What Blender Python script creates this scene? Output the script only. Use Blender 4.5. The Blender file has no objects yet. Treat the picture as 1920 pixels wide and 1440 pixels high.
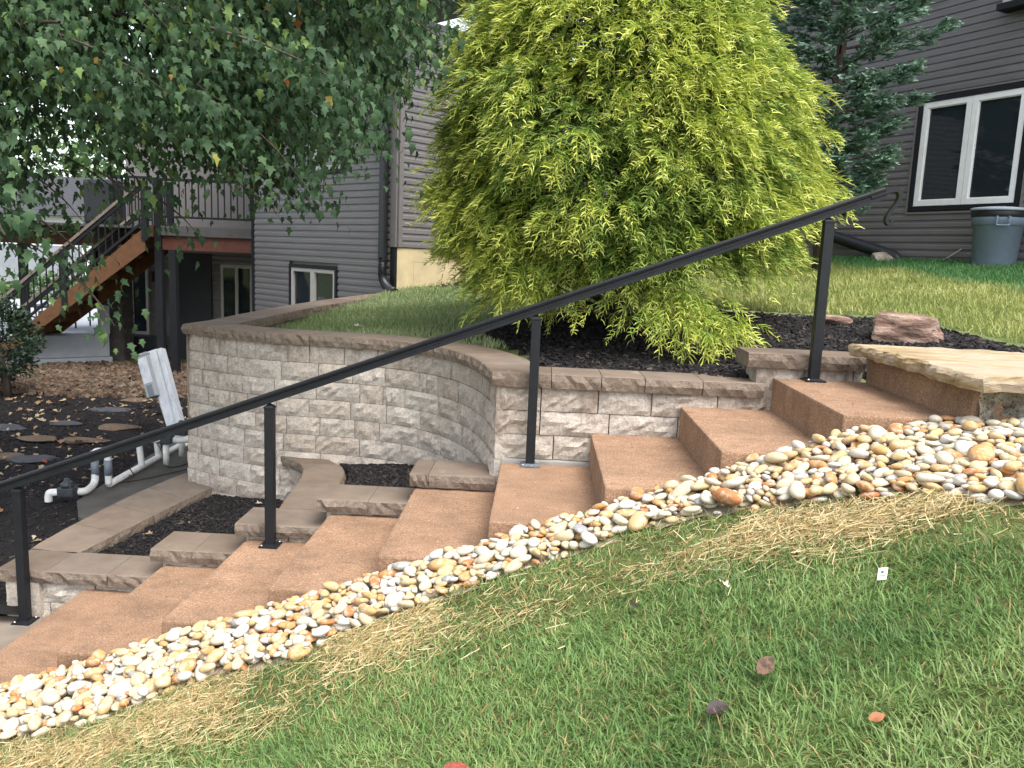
import bpy, math, random
import numpy as np
from mathutils import Vector, Matrix, noise as mnoise

random.seed(7)
rng = np.random.default_rng(7)
S = bpy.context.scene
COL = S.collection
R = math.radians

# ------------------------------------------------------------------ camera
cam = bpy.data.cameras.new('camera')
camo = bpy.data.objects.new('camera', cam)
COL.objects.link(camo)
cam.sensor_fit = 'HORIZONTAL'
cam.sensor_width = 36.0
cam.lens = 36.0 * 1542.03 / 1920.0
cam.clip_start = 0.05
cam.clip_end = 600.0
CR = Vector((0.99846973, 0.03772729, 0.04043333))
CU = Vector((-0.04575714, 0.1530135, 0.9871642))
CF = Vector((-0.03105618, 0.98750368, -0.15450564))
mw = Matrix((CR, CU, -CF)).transposed().to_4x4()
mw.translation = Vector((0.19078, -3.60572, 1.20314))
camo.matrix_world = mw
S.camera = camo

# ------------------------------------------------------------------ light: bright overcast with a soft veiled sun
SUN_EL, SUN_AZ = R(60), R(140)      # azimuth measured from +Y towards +X
w = bpy.data.worlds.new('World')
S.world = w
w.use_nodes = True
nt = w.node_tree
nt.nodes.clear()
out = nt.nodes.new('ShaderNodeOutputWorld')
bg = nt.nodes.new('ShaderNodeBackground')
sky = nt.nodes.new('ShaderNodeTexSky')
sky.sky_type = 'NISHITA'
sky.sun_disc = False
sky.sun_elevation = SUN_EL
sky.sun_rotation = SUN_AZ
sky.air_density = 1.0
sky.dust_density = 2.5
sky.ozone_density = 1.0
hs = nt.nodes.new('ShaderNodeHueSaturation')
hs.inputs['Saturation'].default_value = 0.42
nt.links.new(sky.outputs[0], hs.inputs['Color'])
nt.links.new(hs.outputs[0], bg.inputs['Color'])
bg.inputs['Strength'].default_value = 0.15
nt.links.new(bg.outputs[0], out.inputs['Surface'])

sl = bpy.data.lights.new('sun', 'SUN')
so = bpy.data.objects.new('sun', sl)
COL.objects.link(so)
sl.energy = 1.05
sl.angle = R(36)
sl.color = (1.0, 0.97, 0.93)
sd = Vector((math.sin(SUN_AZ) * math.cos(SUN_EL), math.cos(SUN_AZ) * math.cos(SUN_EL), math.sin(SUN_EL)))
so.rotation_euler = sd.to_track_quat('Z', 'Y').to_euler()

S.view_settings.view_transform = 'Standard'
S.view_settings.look = 'None'
S.view_settings.gamma = 1.0
S.view_settings.use_curve_mapping = False
S.view_settings.exposure = 1.72
S.cycles.max_bounces = 6
S.cycles.diffuse_bounces = 3
S.cycles.glossy_bounces = 3
S.cycles.transmission_bounces = 4
S.cycles.transparent_max_bounces = 6
S.cycles.use_denoising = True


# ------------------------------------------------------------------ material helpers
def lin(r, g, b):
    f = lambda c: (c / 255 / 12.92) if c / 255 <= 0.04045 else ((c / 255 + 0.055) / 1.055) ** 2.4
    return (f(r), f(g), f(b), 1.0)


class NT:
    def __init__(s, name):
        s.m = bpy.data.materials.new(name)
        s.m.use_nodes = True
        s.t = s.m.node_tree
        s.t.nodes.clear()
        s.o = s.t.nodes.new('ShaderNodeOutputMaterial')
        s.b = s.t.nodes.new('ShaderNodeBsdfPrincipled')
        s.t.links.new(s.b.outputs[0], s.o.inputs['Surface'])
        g = s.t.nodes.new('ShaderNodeNewGeometry')
        s.pos = g.outputs['Position']
        s.nrm = g.outputs['Normal']

    def link(s, a, b):
        s.t.links.new(a, b)

    def noise(s, scale, detail=4, rough=0.55, vec=None, dist=0.0):
        n = s.t.nodes.new('ShaderNodeTexNoise')
        n.inputs['Scale'].default_value = scale
        n.inputs['Detail'].default_value = detail
        n.inputs['Roughness'].default_value = rough
        n.inputs['Distortion'].default_value = dist
        s.link(vec if vec is not None else s.pos, n.inputs['Vector'])
        return n.outputs['Fac']

    def vor(s, scale, vec=None, feature='F1', out='Distance'):
        n = s.t.nodes.new('ShaderNodeTexVoronoi')
        n.feature = feature
        n.inputs['Scale'].default_value = scale
        s.link(vec if vec is not None else s.pos, n.inputs['Vector'])
        return n.outputs[out]

    def scaled(s, sx, sy, sz, vec=None):
        n = s.t.nodes.new('ShaderNodeVectorMath')
        n.operation = 'MULTIPLY'
        s.link(vec if vec is not None else s.pos, n.inputs[0])
        n.inputs[1].default_value = (sx, sy, sz)
        return n.outputs[0]

    def ramp(s, fac, stops):
        n = s.t.nodes.new('ShaderNodeValToRGB')
        e = n.color_ramp.elements
        while len(e) < len(stops):
            e.new(0.5)
        for k, (p, c) in enumerate(stops):
            e[k].position = p
            e[k].color = c if hasattr(c, '__len__') else (c, c, c, 1)
        s.link(fac, n.inputs['Fac'])
        return n.outputs['Color']

    def mix(s, fac, a, b, mode='MIX'):
        n = s.t.nodes.new('ShaderNodeMix')
        n.data_type = 'RGBA'
        n.blend_type = mode
        for i, v in ((0, fac), (6, a), (7, b)):
            if hasattr(v, 'is_linked') or isinstance(v, bpy.types.NodeSocket):
                s.link(v, n.inputs[i])
            else:
                n.inputs[i].default_value = v
        return n.outputs[2]

    def math(s, op, a, b=0.0):
        n = s.t.nodes.new('ShaderNodeMath')
        n.operation = op
        for i, v in ((0, a), (1, b)):
            if isinstance(v, bpy.types.NodeSocket):
                s.link(v, n.inputs[i])
            else:
                n.inputs[i].default_value = v
        return n.outputs[0]

    def sep(s, vec):
        n = s.t.nodes.new('ShaderNodeSeparateXYZ')
        s.link(vec, n.inputs[0])
        return n.outputs

    def attr(s, name, out='Fac'):
        n = s.t.nodes.new('ShaderNodeAttribute')
        n.attribute_name = name
        return n.outputs[out]

    def orand(s):
        return s.t.nodes.new('ShaderNodeObjectInfo').outputs['Random']

    def bump(s, h, strength=0.5, dist=0.01, prev=None):
        n = s.t.nodes.new('ShaderNodeBump')
        n.inputs['Distance'].default_value = dist
        if isinstance(strength, bpy.types.NodeSocket):
            s.link(strength, n.inputs['Strength'])
        else:
            n.inputs['Strength'].default_value = strength
        s.link(h, n.inputs['Height'])
        if prev is not None:
            s.link(prev, n.inputs['Normal'])
        return n.outputs[0]

    def fin(s, col=None, rough=0.8, normal=None, spec=0.3, metal=0.0):
        if col is not None:
            if isinstance(col, bpy.types.NodeSocket):
                s.link(col, s.b.inputs['Base Color'])
            else:
                s.b.inputs['Base Color'].default_value = col
        if isinstance(rough, bpy.types.NodeSocket):
            s.link(rough, s.b.inputs['Roughness'])
        else:
            s.b.inputs['Roughness'].default_value = rough
        s.b.inputs['Specular IOR Level'].default_value = spec
        s.b.inputs['Metallic'].default_value = metal
        if normal is not None:
            s.link(normal, s.b.inputs['Normal'])
        return s.m

    def translucent(s, col, amt):
        tr = s.t.nodes.new('ShaderNodeBsdfTranslucent')
        if isinstance(col, bpy.types.NodeSocket):
            s.link(col, tr.inputs['Color'])
        else:
            tr.inputs['Color'].default_value = col
        mx = s.t.nodes.new('ShaderNodeMixShader')
        mx.inputs[0].default_value = amt
        s.link(s.b.outputs[0], mx.inputs[1])
        s.link(tr.outputs[0], mx.inputs[2])
        s.link(mx.outputs[0], s.o.inputs['Surface'])


MAT = {}


def simple(name, col, rough=0.6, spec=0.3, metal=0.0, var=0.12, scale=9.0, bump=0.0, bscale=60.0):
    n = NT(name)
    f = n.noise(scale, 5, 0.6)
    lo = tuple(c * (1 - var) for c in col[:3]) + (1,)
    hi = tuple(min(1, c * (1 + var)) for c in col[:3]) + (1,)
    c = n.ramp(f, [(0.3, lo), (0.7, hi)])
    nm = n.bump(n.noise(bscale, 4), bump, 0.004) if bump else None
    MAT[name] = n.fin(c, rough, nm, spec, metal)
    return MAT[name]


def build_materials():
    # exposed-aggregate steps, rust-tan coating
    n = NT('step_concrete')
    sp = n.mix(0.5, n.noise(120, 2, 0.8), n.noise(260, 2, 0.8))
    c = n.ramp(sp, [(0.36, (0.12, 0.066, 0.042, 1)), (0.45, (0.255, 0.148, 0.087, 1)), (0.55, (0.325, 0.196, 0.119, 1)), (0.64, (0.53, 0.395, 0.275, 1))])
    big = n.ramp(n.noise(3.2, 7, 0.7), [(0.32, 0.66), (0.66, 1.12)])
    c = n.mix(1.0, c, big, 'MULTIPLY')
    gr = n.ramp(n.noise(6.0, 8, 0.8, n.scaled(1, 2.2, 1)), [(0.53, 0.0), (0.64, 0.6)])
    c = n.mix(gr, c, (0.15, 0.095, 0.062, 1))
    nm = n.bump(n.noise(260, 3, 0.7), 0.55, 0.004)
    MAT['step'] = n.fin(c, 0.88, nm, 0.25)

    # split-face wall block
    n = NT('split_block')
    base = n.ramp(n.orand(), [(0.0, (0.43, 0.365, 0.30, 1)), (0.35, (0.50, 0.435, 0.365, 1)), (0.7, (0.47, 0.415, 0.355, 1)), (1.0, (0.55, 0.49, 0.42, 1))])
    v = n.ramp(n.noise(9, 8, 0.75), [(0.28, 0.74), (0.5, 1.0), (0.70, 1.16)])
    c = n.mix(1.0, base, v, 'MULTIPLY')
    f2 = n.ramp(n.noise(60, 6, 0.8), [(0.36, 0.68), (0.60, 1.15)])
    c = n.mix(1.0, c, f2, 'MULTIPLY')
    # water stains that ran down from the cap
    z = n.sep(n.pos)[2]
    st = n.noise(4.2, 5, 0.65, n.scaled(1, 1, 0.33))
    lim = n.math('MULTIPLY', n.math('SUBTRACT', 0.47, z), 0.34)
    stm = n.ramp(n.math('SUBTRACT', st, lim), [(0.52, 0.0), (0.60, 1.0)])
    c = n.mix(n.math('MULTIPLY', stm, 0.5), c, (0.16, 0.115, 0.08, 1))
    # lime bloom
    lm = n.ramp(n.noise(2.3, 4, 0.6), [(0.62, 0.0), (0.74, 0.55)])
    c = n.mix(lm, c, (0.55, 0.53, 0.49, 1))
    h = n.mix(0.55, n.noise(24, 6, 0.7), n.noise(95, 5, 0.7))
    MAT['block'] = n.fin(c, 0.92, n.bump(h, 0.85, 0.02), 0.15)

    # wall caps: smooth cast top, split sides
    n = NT('wall_cap')
    up = n.ramp(n.sep(n.nrm)[2], [(0.55, 0.0), (0.85, 1.0)])
    base = n.ramp(n.orand(), [(0.0, (0.155, 0.115, 0.083, 1)), (0.5, (0.20, 0.152, 0.113, 1)), (1.0, (0.175, 0.14, 0.11, 1))])
    t = n.ramp(n.noise(5, 7, 0.66), [(0.3, 0.78), (0.72, 1.18)])
    top = n.mix(1.0, base, t, 'MULTIPLY')
    ef = n.ramp(n.noise(3.1, 8, 0.75, n.scaled(1.7, 0.9, 1)), [(0.63, 0.0), (0.72, 0.5)])
    top = n.mix(ef, top, (0.46, 0.41, 0.36, 1))
    side = n.mix(1.0, n.mix(0.3, base, (0.36, 0.29, 0.23, 1)), n.ramp(n.noise(40, 6, 0.75), [(0.3, 0.5), (0.66, 1.2)]), 'MULTIPLY')
    c = n.mix(up, side, top)
    h = n.mix(0.5, n.noise(26, 6, 0.7), n.noise(120, 5, 0.7))
    inv = n.math('SUBTRACT', 1.0, n.math('MULTIPLY', up, 0.93))
    MAT['cap'] = n.fin(c, 0.85, n.bump(h, inv, 0.02), 0.22)

    # river pebbles
    n = NT('river_pebble')
    rr = n.attr('rnd')
    c = n.ramp(rr, [(0.0, (0.52, 0.50, 0.46, 1)), (0.20, (0.48, 0.435, 0.355, 1)), (0.42, (0.51, 0.43, 0.29, 1)), (0.62, (0.45, 0.33, 0.16, 1)), (0.80, (0.46, 0.28, 0.11, 1)), (0.91, (0.46, 0.21, 0.07, 1)), (0.97, (0.38, 0.14, 0.05, 1)), (1.0, (0.26, 0.26, 0.26, 1))])
    v = n.noise(34, 6, 0.65)
    c = n.mix(n.ramp(v, [(0.48, 0.0), (0.64, 0.65)]), c, (0.54, 0.51, 0.45, 1))
    c = n.mix(n.ramp(n.noise(17, 6, 0.75), [(0.52, 0.0), (0.68, 0.6)]), c, (0.56, 0.37, 0.17, 1))
    c = n.mix(n.ramp(n.noise(55, 6, 0.8, None, 1.2), [(0.60, 0.0), (0.70, 0.5)]), c, (0.24, 0.20, 0.16, 1))
    MAT['pebble'] = n.fin(c, 0.8, n.bump(n.noise(70, 5, 0.65), 0.5, 0.006), 0.2)

    # soil / thatch
    n = NT('lawn_soil')
    c = n.ramp(n.noise(14, 8, 0.7), [(0.3, (0.06, 0.06, 0.025, 1)), (0.5, (0.10, 0.12, 0.04, 1)), (0.7, (0.11, 0.16, 0.045, 1))])
    MAT['soil'] = n.fin(c, 0.95, n.bump(n.noise(60, 6), 0.8, 0.02), 0.1)
    n = NT('mulch_soil')
    c = n.ramp(n.noise(45, 8, 0.75), [(0.3, (0.008, 0.007, 0.007, 1)), (0.6, (0.022, 0.019, 0.018, 1)), (0.8, (0.05, 0.042, 0.038, 1))])
    MAT['mulch_soil'] = n.fin(c, 0.95, n.bump(n.noise(80, 6), 1.0, 0.02), 0.15)
    n = NT('mulch_chip')
    c = n.ramp(n.attr('rnd'), [(0.0, (0.007, 0.0065, 0.007, 1)), (0.7, (0.019, 0.017, 0.017, 1)), (0.93, (0.045, 0.037, 0.033, 1)), (1.0, (0.10, 0.075, 0.055, 1))])
    MAT['chip'] = n.fin(c, 0.8, n.bump(n.noise(200, 3), 0.4, 0.003), 0.25)
    n = NT('gravel_bed')
    c = n.ramp(n.attr('rnd'), [(0.0, (0.04, 0.026, 0.017, 1)), (0.5, (0.095, 0.066, 0.044, 1)), (0.8, (0.16, 0.12, 0.085, 1)), (1.0, (0.09, 0.045, 0.02, 1))])
    MAT['gravel'] = n.fin(c, 0.85, None, 0.2)
    # grass
    n = NT('grass_blade')
    c = n.attr('col', 'Color')
    n.fin(c, 0.5, None, 0.3)
    n.translucent(c, 0.32)
    MAT['grass'] = n.m
    n = NT('straw')
    c = n.ramp(n.attr('rnd'), [(0.0, (0.36, 0.25, 0.10, 1)), (0.5, (0.52, 0.40, 0.19, 1)), (1.0, (0.64, 0.54, 0.32, 1))])
    n.fin(c, 0.55, None, 0.3)
    n.translucent(c, 0.15)
    MAT['straw'] = n.m
    # golden threadleaf foliage
    n = NT('golden_foliage')
    tipf = n.attr('tip')
    rr = n.attr('rnd')
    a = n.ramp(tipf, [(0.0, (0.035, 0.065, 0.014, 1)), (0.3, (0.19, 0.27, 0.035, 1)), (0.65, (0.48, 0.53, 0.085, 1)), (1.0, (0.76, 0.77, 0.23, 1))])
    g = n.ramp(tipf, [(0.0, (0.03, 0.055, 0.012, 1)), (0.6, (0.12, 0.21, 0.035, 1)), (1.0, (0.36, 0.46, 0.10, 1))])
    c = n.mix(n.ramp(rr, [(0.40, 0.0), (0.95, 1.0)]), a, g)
    n.fin(c, 0.55, None, 0.25)
    n.translucent(c, 0.25)
    MAT['golden'] = n.m
    n = NT('dark_conifer_foliage')
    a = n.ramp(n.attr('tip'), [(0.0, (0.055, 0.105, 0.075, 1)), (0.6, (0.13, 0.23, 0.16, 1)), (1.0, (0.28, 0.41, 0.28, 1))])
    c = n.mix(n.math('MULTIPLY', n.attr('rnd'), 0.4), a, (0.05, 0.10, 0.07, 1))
    n.fin(c, 0.55, None, 0.3)
    n.translucent(c, 0.15)
    MAT['conifer'] = n.m
    n = NT('maple_leaf')
    c = n.ramp(n.attr('rnd'), [(0.0, (0.032, 0.066, 0.030, 1)), (0.5, (0.052, 0.102, 0.044, 1)), (0.85, (0.085, 0.15, 0.06, 1)), (0.965, (0.19, 0.28, 0.075, 1)), (0.985, (0.30, 0.22, 0.04, 1)), (1.0, (0.26, 0.07, 0.025, 1))])
    n.fin(c, 0.58, None, 0.28)
    n.translucent(c, 0.28)
    MAT['maple'] = n.m
    n = NT('hedge_leaf')
    c = n.ramp(n.attr('rnd'), [(0.0, (0.03, 0.07, 0.02, 1)), (1.0, (0.11, 0.19, 0.05, 1))])
    n.fin(c, 0.5, None, 0.4)
    n.translucent(c, 0.2)
    MAT['hedge'] = n.m
    n = NT('shrub_leaf')
    c = n.ramp(n.attr('rnd'), [(0.0, (0.010, 0.022, 0.012, 1)), (1.0, (0.03, 0.06, 0.025, 1))])
    MAT['shrub'] = n.fin(c, 0.55, None, 0.35)
    n = NT('bark')
    c = n.ramp(n.noise(22, 6, 0.7, n.scaled(1, 1, 0.25)), [(0.3, (0.035, 0.026, 0.02, 1)), (0.7, (0.11, 0.085, 0.065, 1))])
    MAT['bark'] = n.fin(c, 0.9, n.bump(n.noise(50, 5, 0.6, n.scaled(1, 1, 0.2)), 0.8, 0.01), 0.15)
    n = NT('fallen_leaf')
    c = n.ramp(n.attr('rnd'), [(0.0, (0.34, 0.27, 0.16, 1)), (0.4, (0.27, 0.19, 0.10, 1)), (0.7, (0.20, 0.10, 0.045, 1)), (0.9, (0.42, 0.36, 0.27, 1)), (1.0, (0.22, 0.05, 0.025, 1))])
    MAT['fallen'] = n.fin(c, 0.6, None, 0.3)
    n = NT('brown_leaf')
    c = n.ramp(n.noise(60, 4), [(0.40, (0.03, 0.016, 0.01, 1)), (0.60, (0.12, 0.06, 0.03, 1))])
    MAT['brown_leaf'] = n.fin(c, 0.6, None, 0.3)
    simple('red_leaf', (0.22, 0.045, 0.025), 0.55, 0.35, var=0.5, scale=60)
    simple('rust_leaf', (0.24, 0.085, 0.025), 0.55, 0.35, var=0.4, scale=60)
    simple('pale_leaf', (0.40, 0.34, 0.25), 0.6, 0.3, var=0.2, scale=60)
    simple('paper', (0.80, 0.79, 0.76), 0.7, 0.2, var=0.04)
    simple('ink', (0.05, 0.05, 0.06), 0.7, 0.2)
    simple('purple_leaf', (0.04, 0.026, 0.025), 0.6, 0.3, var=0.4, scale=60)

    # siding: vinyl
    for nm, col in (('siding', (0.14, 0.13, 0.128)),):
        n = NT(nm)
        f = n.noise(2.0, 4, 0.6, n.scaled(1, 1, 6))
        c = n.ramp(f, [(0.3, tuple(k * 0.9 for k in col) + (1,)), (0.7, tuple(k * 1.1 for k in col) + (1,))])
        c = n.mix(1.0, c, n.ramp(n.orand(), [(0, 0.95), (1, 1.05)]), 'MULTIPLY')
        MAT[nm] = n.fin(c, 0.45, n.bump(n.noise(90, 3, 0.6, n.scaled(1, 1, 9)), 0.12, 0.002), 0.4)
    simple('gravel_base', (0.26, 0.205, 0.14), 0.9, 0.1, var=0.4, scale=40)
    simple('siding_trim', (0.15, 0.136, 0.13), 0.45, 0.4, var=0.05)
    simple('black_trim', (0.011, 0.012, 0.014), 0.6, 0.22, var=0.15)
    simple('white_vinyl', (0.82, 0.81, 0.79), 0.4, 0.4, var=0.05)
    simple('grey_vinyl', (0.42, 0.40, 0.37), 0.4, 0.4, var=0.05)
    simple('rail_metal', (0.0095, 0.0107, 0.013), 0.45, 0.28, var=0.25, scale=22, bump=0.12, bscale=120)
    simple('steel', (0.42, 0.43, 0.44), 0.35, 0.5, 0.8)
    simple('plate_worn', (0.11, 0.12, 0.135), 0.5, 0.5, var=0.6, scale=70)
    simple('foundation', (0.52, 0.42, 0.25), 0.85, 0.2, var=0.12, scale=5, bump=0.25, bscale=30)
    simple('plain_concrete', (0.30, 0.285, 0.26), 0.9, 0.2, var=0.2, scale=6, bump=0.3)
    simple('pale_concrete', (0.30, 0.315, 0.335), 0.85, 0.2, var=0.12, scale=4, bump=0.25)
    simple('slab_concrete', (0.085, 0.078, 0.068), 0.9, 0.2, var=0.22, scale=5, bump=0.3)
    simple('pad_concrete', (0.20, 0.165, 0.13), 0.9, 0.2, var=0.15, scale=8, bump=0.3)
    simple('pvc', (0.66, 0.66, 0.63), 0.4, 0.4, var=0.12, scale=14)
    simple('grey_pvc', (0.15, 0.17, 0.20), 0.45, 0.4, var=0.15)
    simple('valve', (0.035, 0.04, 0.045), 0.5, 0.4, var=0.3, scale=30)
    simple('black_plastic', (0.013, 0.014, 0.016), 0.45, 0.4, var=0.2)
    simple('can_grey', (0.17, 0.215, 0.28), 0.5, 0.35, var=0.1, scale=7)
    simple('can_lid', (0.30, 0.33, 0.38), 0.5, 0.35, var=0.08)
    simple('deck_wood', (0.115, 0.052, 0.022), 0.65, 0.3, var=0.25, scale=11)
    simple('red_beam', (0.095, 0.032, 0.021), 0.65, 0.3, var=0.2)
    simple('deck_grey', (0.075, 0.07, 0.068), 0.7, 0.25, var=0.15)
    simple('rail_wood', (0.17, 0.135, 0.11), 0.6, 0.3, var=0.2)
    simple('stone_dark', (0.075, 0.062, 0.058), 0.85, 0.25, var=0.4, scale=7, bump=0.6, bscale=30)
    simple('mortar', (0.06, 0.055, 0.05), 0.9, 0.2)
    simple('door_dark', (0.02, 0.022, 0.027), 0.5, 0.4)
    simple('roof_shingle', (0.05, 0.05, 0.055), 0.9, 0.2, var=0.3, scale=14)
    simple('white_wall', (0.75, 0.75, 0.76), 0.7, 0.2, var=0.04)
    simple('red_cloth', (0.45, 0.03, 0.04), 0.8, 0.2)
    simple('grey_box', (0.30, 0.32, 0.33), 0.4, 0.5, var=0.12)
    simple('cable', (0.016, 0.015, 0.017), 0.5, 0.3)
    simple('cream_wire', (0.45, 0.40, 0.34), 0.5, 0.3)
    n = NT('peeling_paint')
    c = n.ramp(n.noise(16, 8, 0.75, n.scaled(1, 1, 0.35)), [(0.40, (0.62, 0.64, 0.67, 1)), (0.58, (0.52, 0.55, 0.59, 1)), (0.68, (0.32, 0.35, 0.42, 1))])
    MAT['peel'] = n.fin(c, 0.7, n.bump(n.noise(60, 5), 0.4, 0.004), 0.25)
    n = NT('tan_flagstone')
    f = n.noise(5, 8, 0.68, n.scaled(0.45, 1.6, 6))
    c = n.ramp(f, [(0.30, (0.24, 0.155, 0.075, 1)), (0.44, (0.37, 0.275, 0.15, 1)), (0.56, (0.45, 0.36, 0.25, 1)), (0.70, (0.40, 0.31, 0.24, 1))])
    c = n.mix(n.ramp(n.noise(13, 6, 0.7, n.scaled(0.35, 1.9, 2)), [(0.56, 0.0), (0.66, 0.7)]), c, (0.23, 0.155, 0.10, 1))
    nm = n.bump(n.noise(9, 8, 0.72, n.scaled(0.5, 2.0, 3)), 0.85, 0.03)
    MAT['flagstone'] = n.fin(c, 0.85, nm, 0.2)
    n = NT('chipped_concrete')
    c = n.ramp(n.noise(8, 8, 0.72), [(0.36, (0.03, 0.028, 0.026, 1)), (0.47, (0.24, 0.21, 0.16, 1)), (0.56, (0.40, 0.36, 0.27, 1)), (0.68, (0.66, 0.64, 0.58, 1))])
    c = n.mix(n.ramp(n.vor(55), [(0.18, 0.7), (0.34, 0.0)]), c, (0.04, 0.037, 0.033, 1))
    MAT['chipped'] = n.fin(c, 0.95, n.bump(n.noise(40, 6, 0.7), 1.0, 0.02), 0.15)
    n = NT('red_boulder')
    c = n.ramp(n.noise(6, 8, 0.7, n.scaled(0.7, 0.7, 4.5)), [(0.28, (0.09, 0.055, 0.042, 1)), (0.48, (0.22, 0.135, 0.10, 1)), (0.6, (0.38, 0.27, 0.21, 1)), (0.75, (0.48, 0.41, 0.35, 1))])
    MAT['boulder'] = n.fin(c, 0.85, n.bump(n.noise(15, 7, 0.7, n.scaled(1, 1, 3)), 1.0, 0.03), 0.2)
    n = NT('grey_rock')
    c = n.ramp(n.noise(9, 8, 0.7), [(0.3, (0.14, 0.12, 0.09, 1)), (0.7, (0.40, 0.36, 0.28, 1))])
    MAT['rock'] = n.fin(c, 0.9, n.bump(n.noise(20, 7, 0.7), 0.9, 0.03), 0.2)
    for nm, a, b in (('slate', (0.045, 0.047, 0.05), (0.085, 0.087, 0.092)), ('tan_slab', (0.085, 0.058, 0.04), (0.16, 0.115, 0.075))):
        n = NT(nm)
        c = n.ramp(n.noise(9, 6, 0.7), [(0.3, a + (1,)), (0.7, b + (1,))])
        MAT[nm] = n.fin(c, 0.85, n.bump(n.noise(25, 6), 0.5, 0.01), 0.2)
    # window glass: opaque reflecting pane, the room's darkness put into its colour
    n = NT('window_glass')
    n.b.inputs['Base Color'].default_value = (0.018, 0.024, 0.028, 1)
    n.b.inputs['Roughness'].default_value = 0.04
    n.b.inputs['Specular IOR Level'].default_value = 0.55
    n.b.inputs['IOR'].default_value = 1.5
    wob = n.bump(n.noise(1.6, 2), 0.05, 0.05)
    n.link(wob, n.b.inputs['Normal'])
    MAT['glass'] = n.m


build_materials()


# ------------------------------------------------------------------ object helpers
OFF = {}


def setp(o, label=None, cat=None, group=None, kind=None):
    if label:
        o['label'] = label
    if cat:
        o['category'] = cat
    if group:
        o['group'] = group
    if kind:
        o['kind'] = kind
    return o


def thing(name, loc, label, cat, group=None):
    o = bpy.data.objects.new(name, None)
    o.empty_display_size = 0.1
    COL.objects.link(o)
    o.location = loc
    OFF[o.name] = Vector(loc)
    return setp(o, label, cat, group)


def link(name, me, parent=None):
    o = bpy.data.objects.new(name, me)
    COL.objects.link(o)
    if parent is not None:
        o.parent = parent
        OFF[o.name] = OFF.get(parent.name, Vector((0, 0, 0)))
    return o


def mesh_obj(name, verts, faces, mat, parent=None, smooth=False):
    """verts in world space; placed under parent whose root offset is known"""
    off = OFF.get(parent.name, Vector((0, 0, 0))) if parent is not None else Vector((0, 0, 0))
    me = bpy.data.meshes.new(name)
    me.from_pydata([(v[0] - off.x, v[1] - off.y, v[2] - off.z) for v in verts], [], faces)
    me.materials.append(MAT[mat])
    if smooth:
        me.polygons.foreach_set('use_smooth', [True] * len(me.polygons))
    me.update()
    return link(name, me, parent)


def npmesh(name, V, Fs, mat, parent=None, attrs=None, cols=None, smooth=False):
    """V (N,3) float, Fs list of int arrays (M,k)"""
    off = OFF.get(parent.name, Vector((0, 0, 0))) if parent is not None else Vector((0, 0, 0))
    V = np.asarray(V, dtype=np.float32) - np.array(off, dtype=np.float32)
    me = bpy.data.meshes.new(name)
    me.vertices.add(len(V))
    me.vertices.foreach_set('co', V.ravel())
    if not isinstance(Fs, (list, tuple)):
        Fs = [Fs]
    loops = np.concatenate([f.ravel() for f in Fs]).astype(np.int32)
    cnt = np.concatenate([np.full(len(f), f.shape[1], np.int32) for f in Fs])
    st = np.concatenate([[0], np.cumsum(cnt)[:-1]]).astype(np.int32)
    me.loops.add(len(loops))
    me.loops.foreach_set('vertex_index', loops)
    me.polygons.add(len(cnt))
    me.polygons.foreach_set('loop_start', st)
    me.polygons.foreach_set('loop_total', cnt)
    if smooth:
        me.polygons.foreach_set('use_smooth', np.ones(len(cnt), dtype=bool))
    me.update(calc_edges=True)
    for k, a in (attrs or {}).items():
        at = me.attributes.new(k, 'FLOAT', 'POINT')
        at.data.foreach_set('value', np.asarray(a, np.float32).ravel())
    for k, a in (cols or {}).items():
        at = me.color_attributes.new(k, 'FLOAT_COLOR', 'POINT')
        at.data.foreach_set('color', np.asarray(a, np.float32).ravel())
    me.materials.append(MAT[mat])
    return link(name, me, parent)


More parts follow.
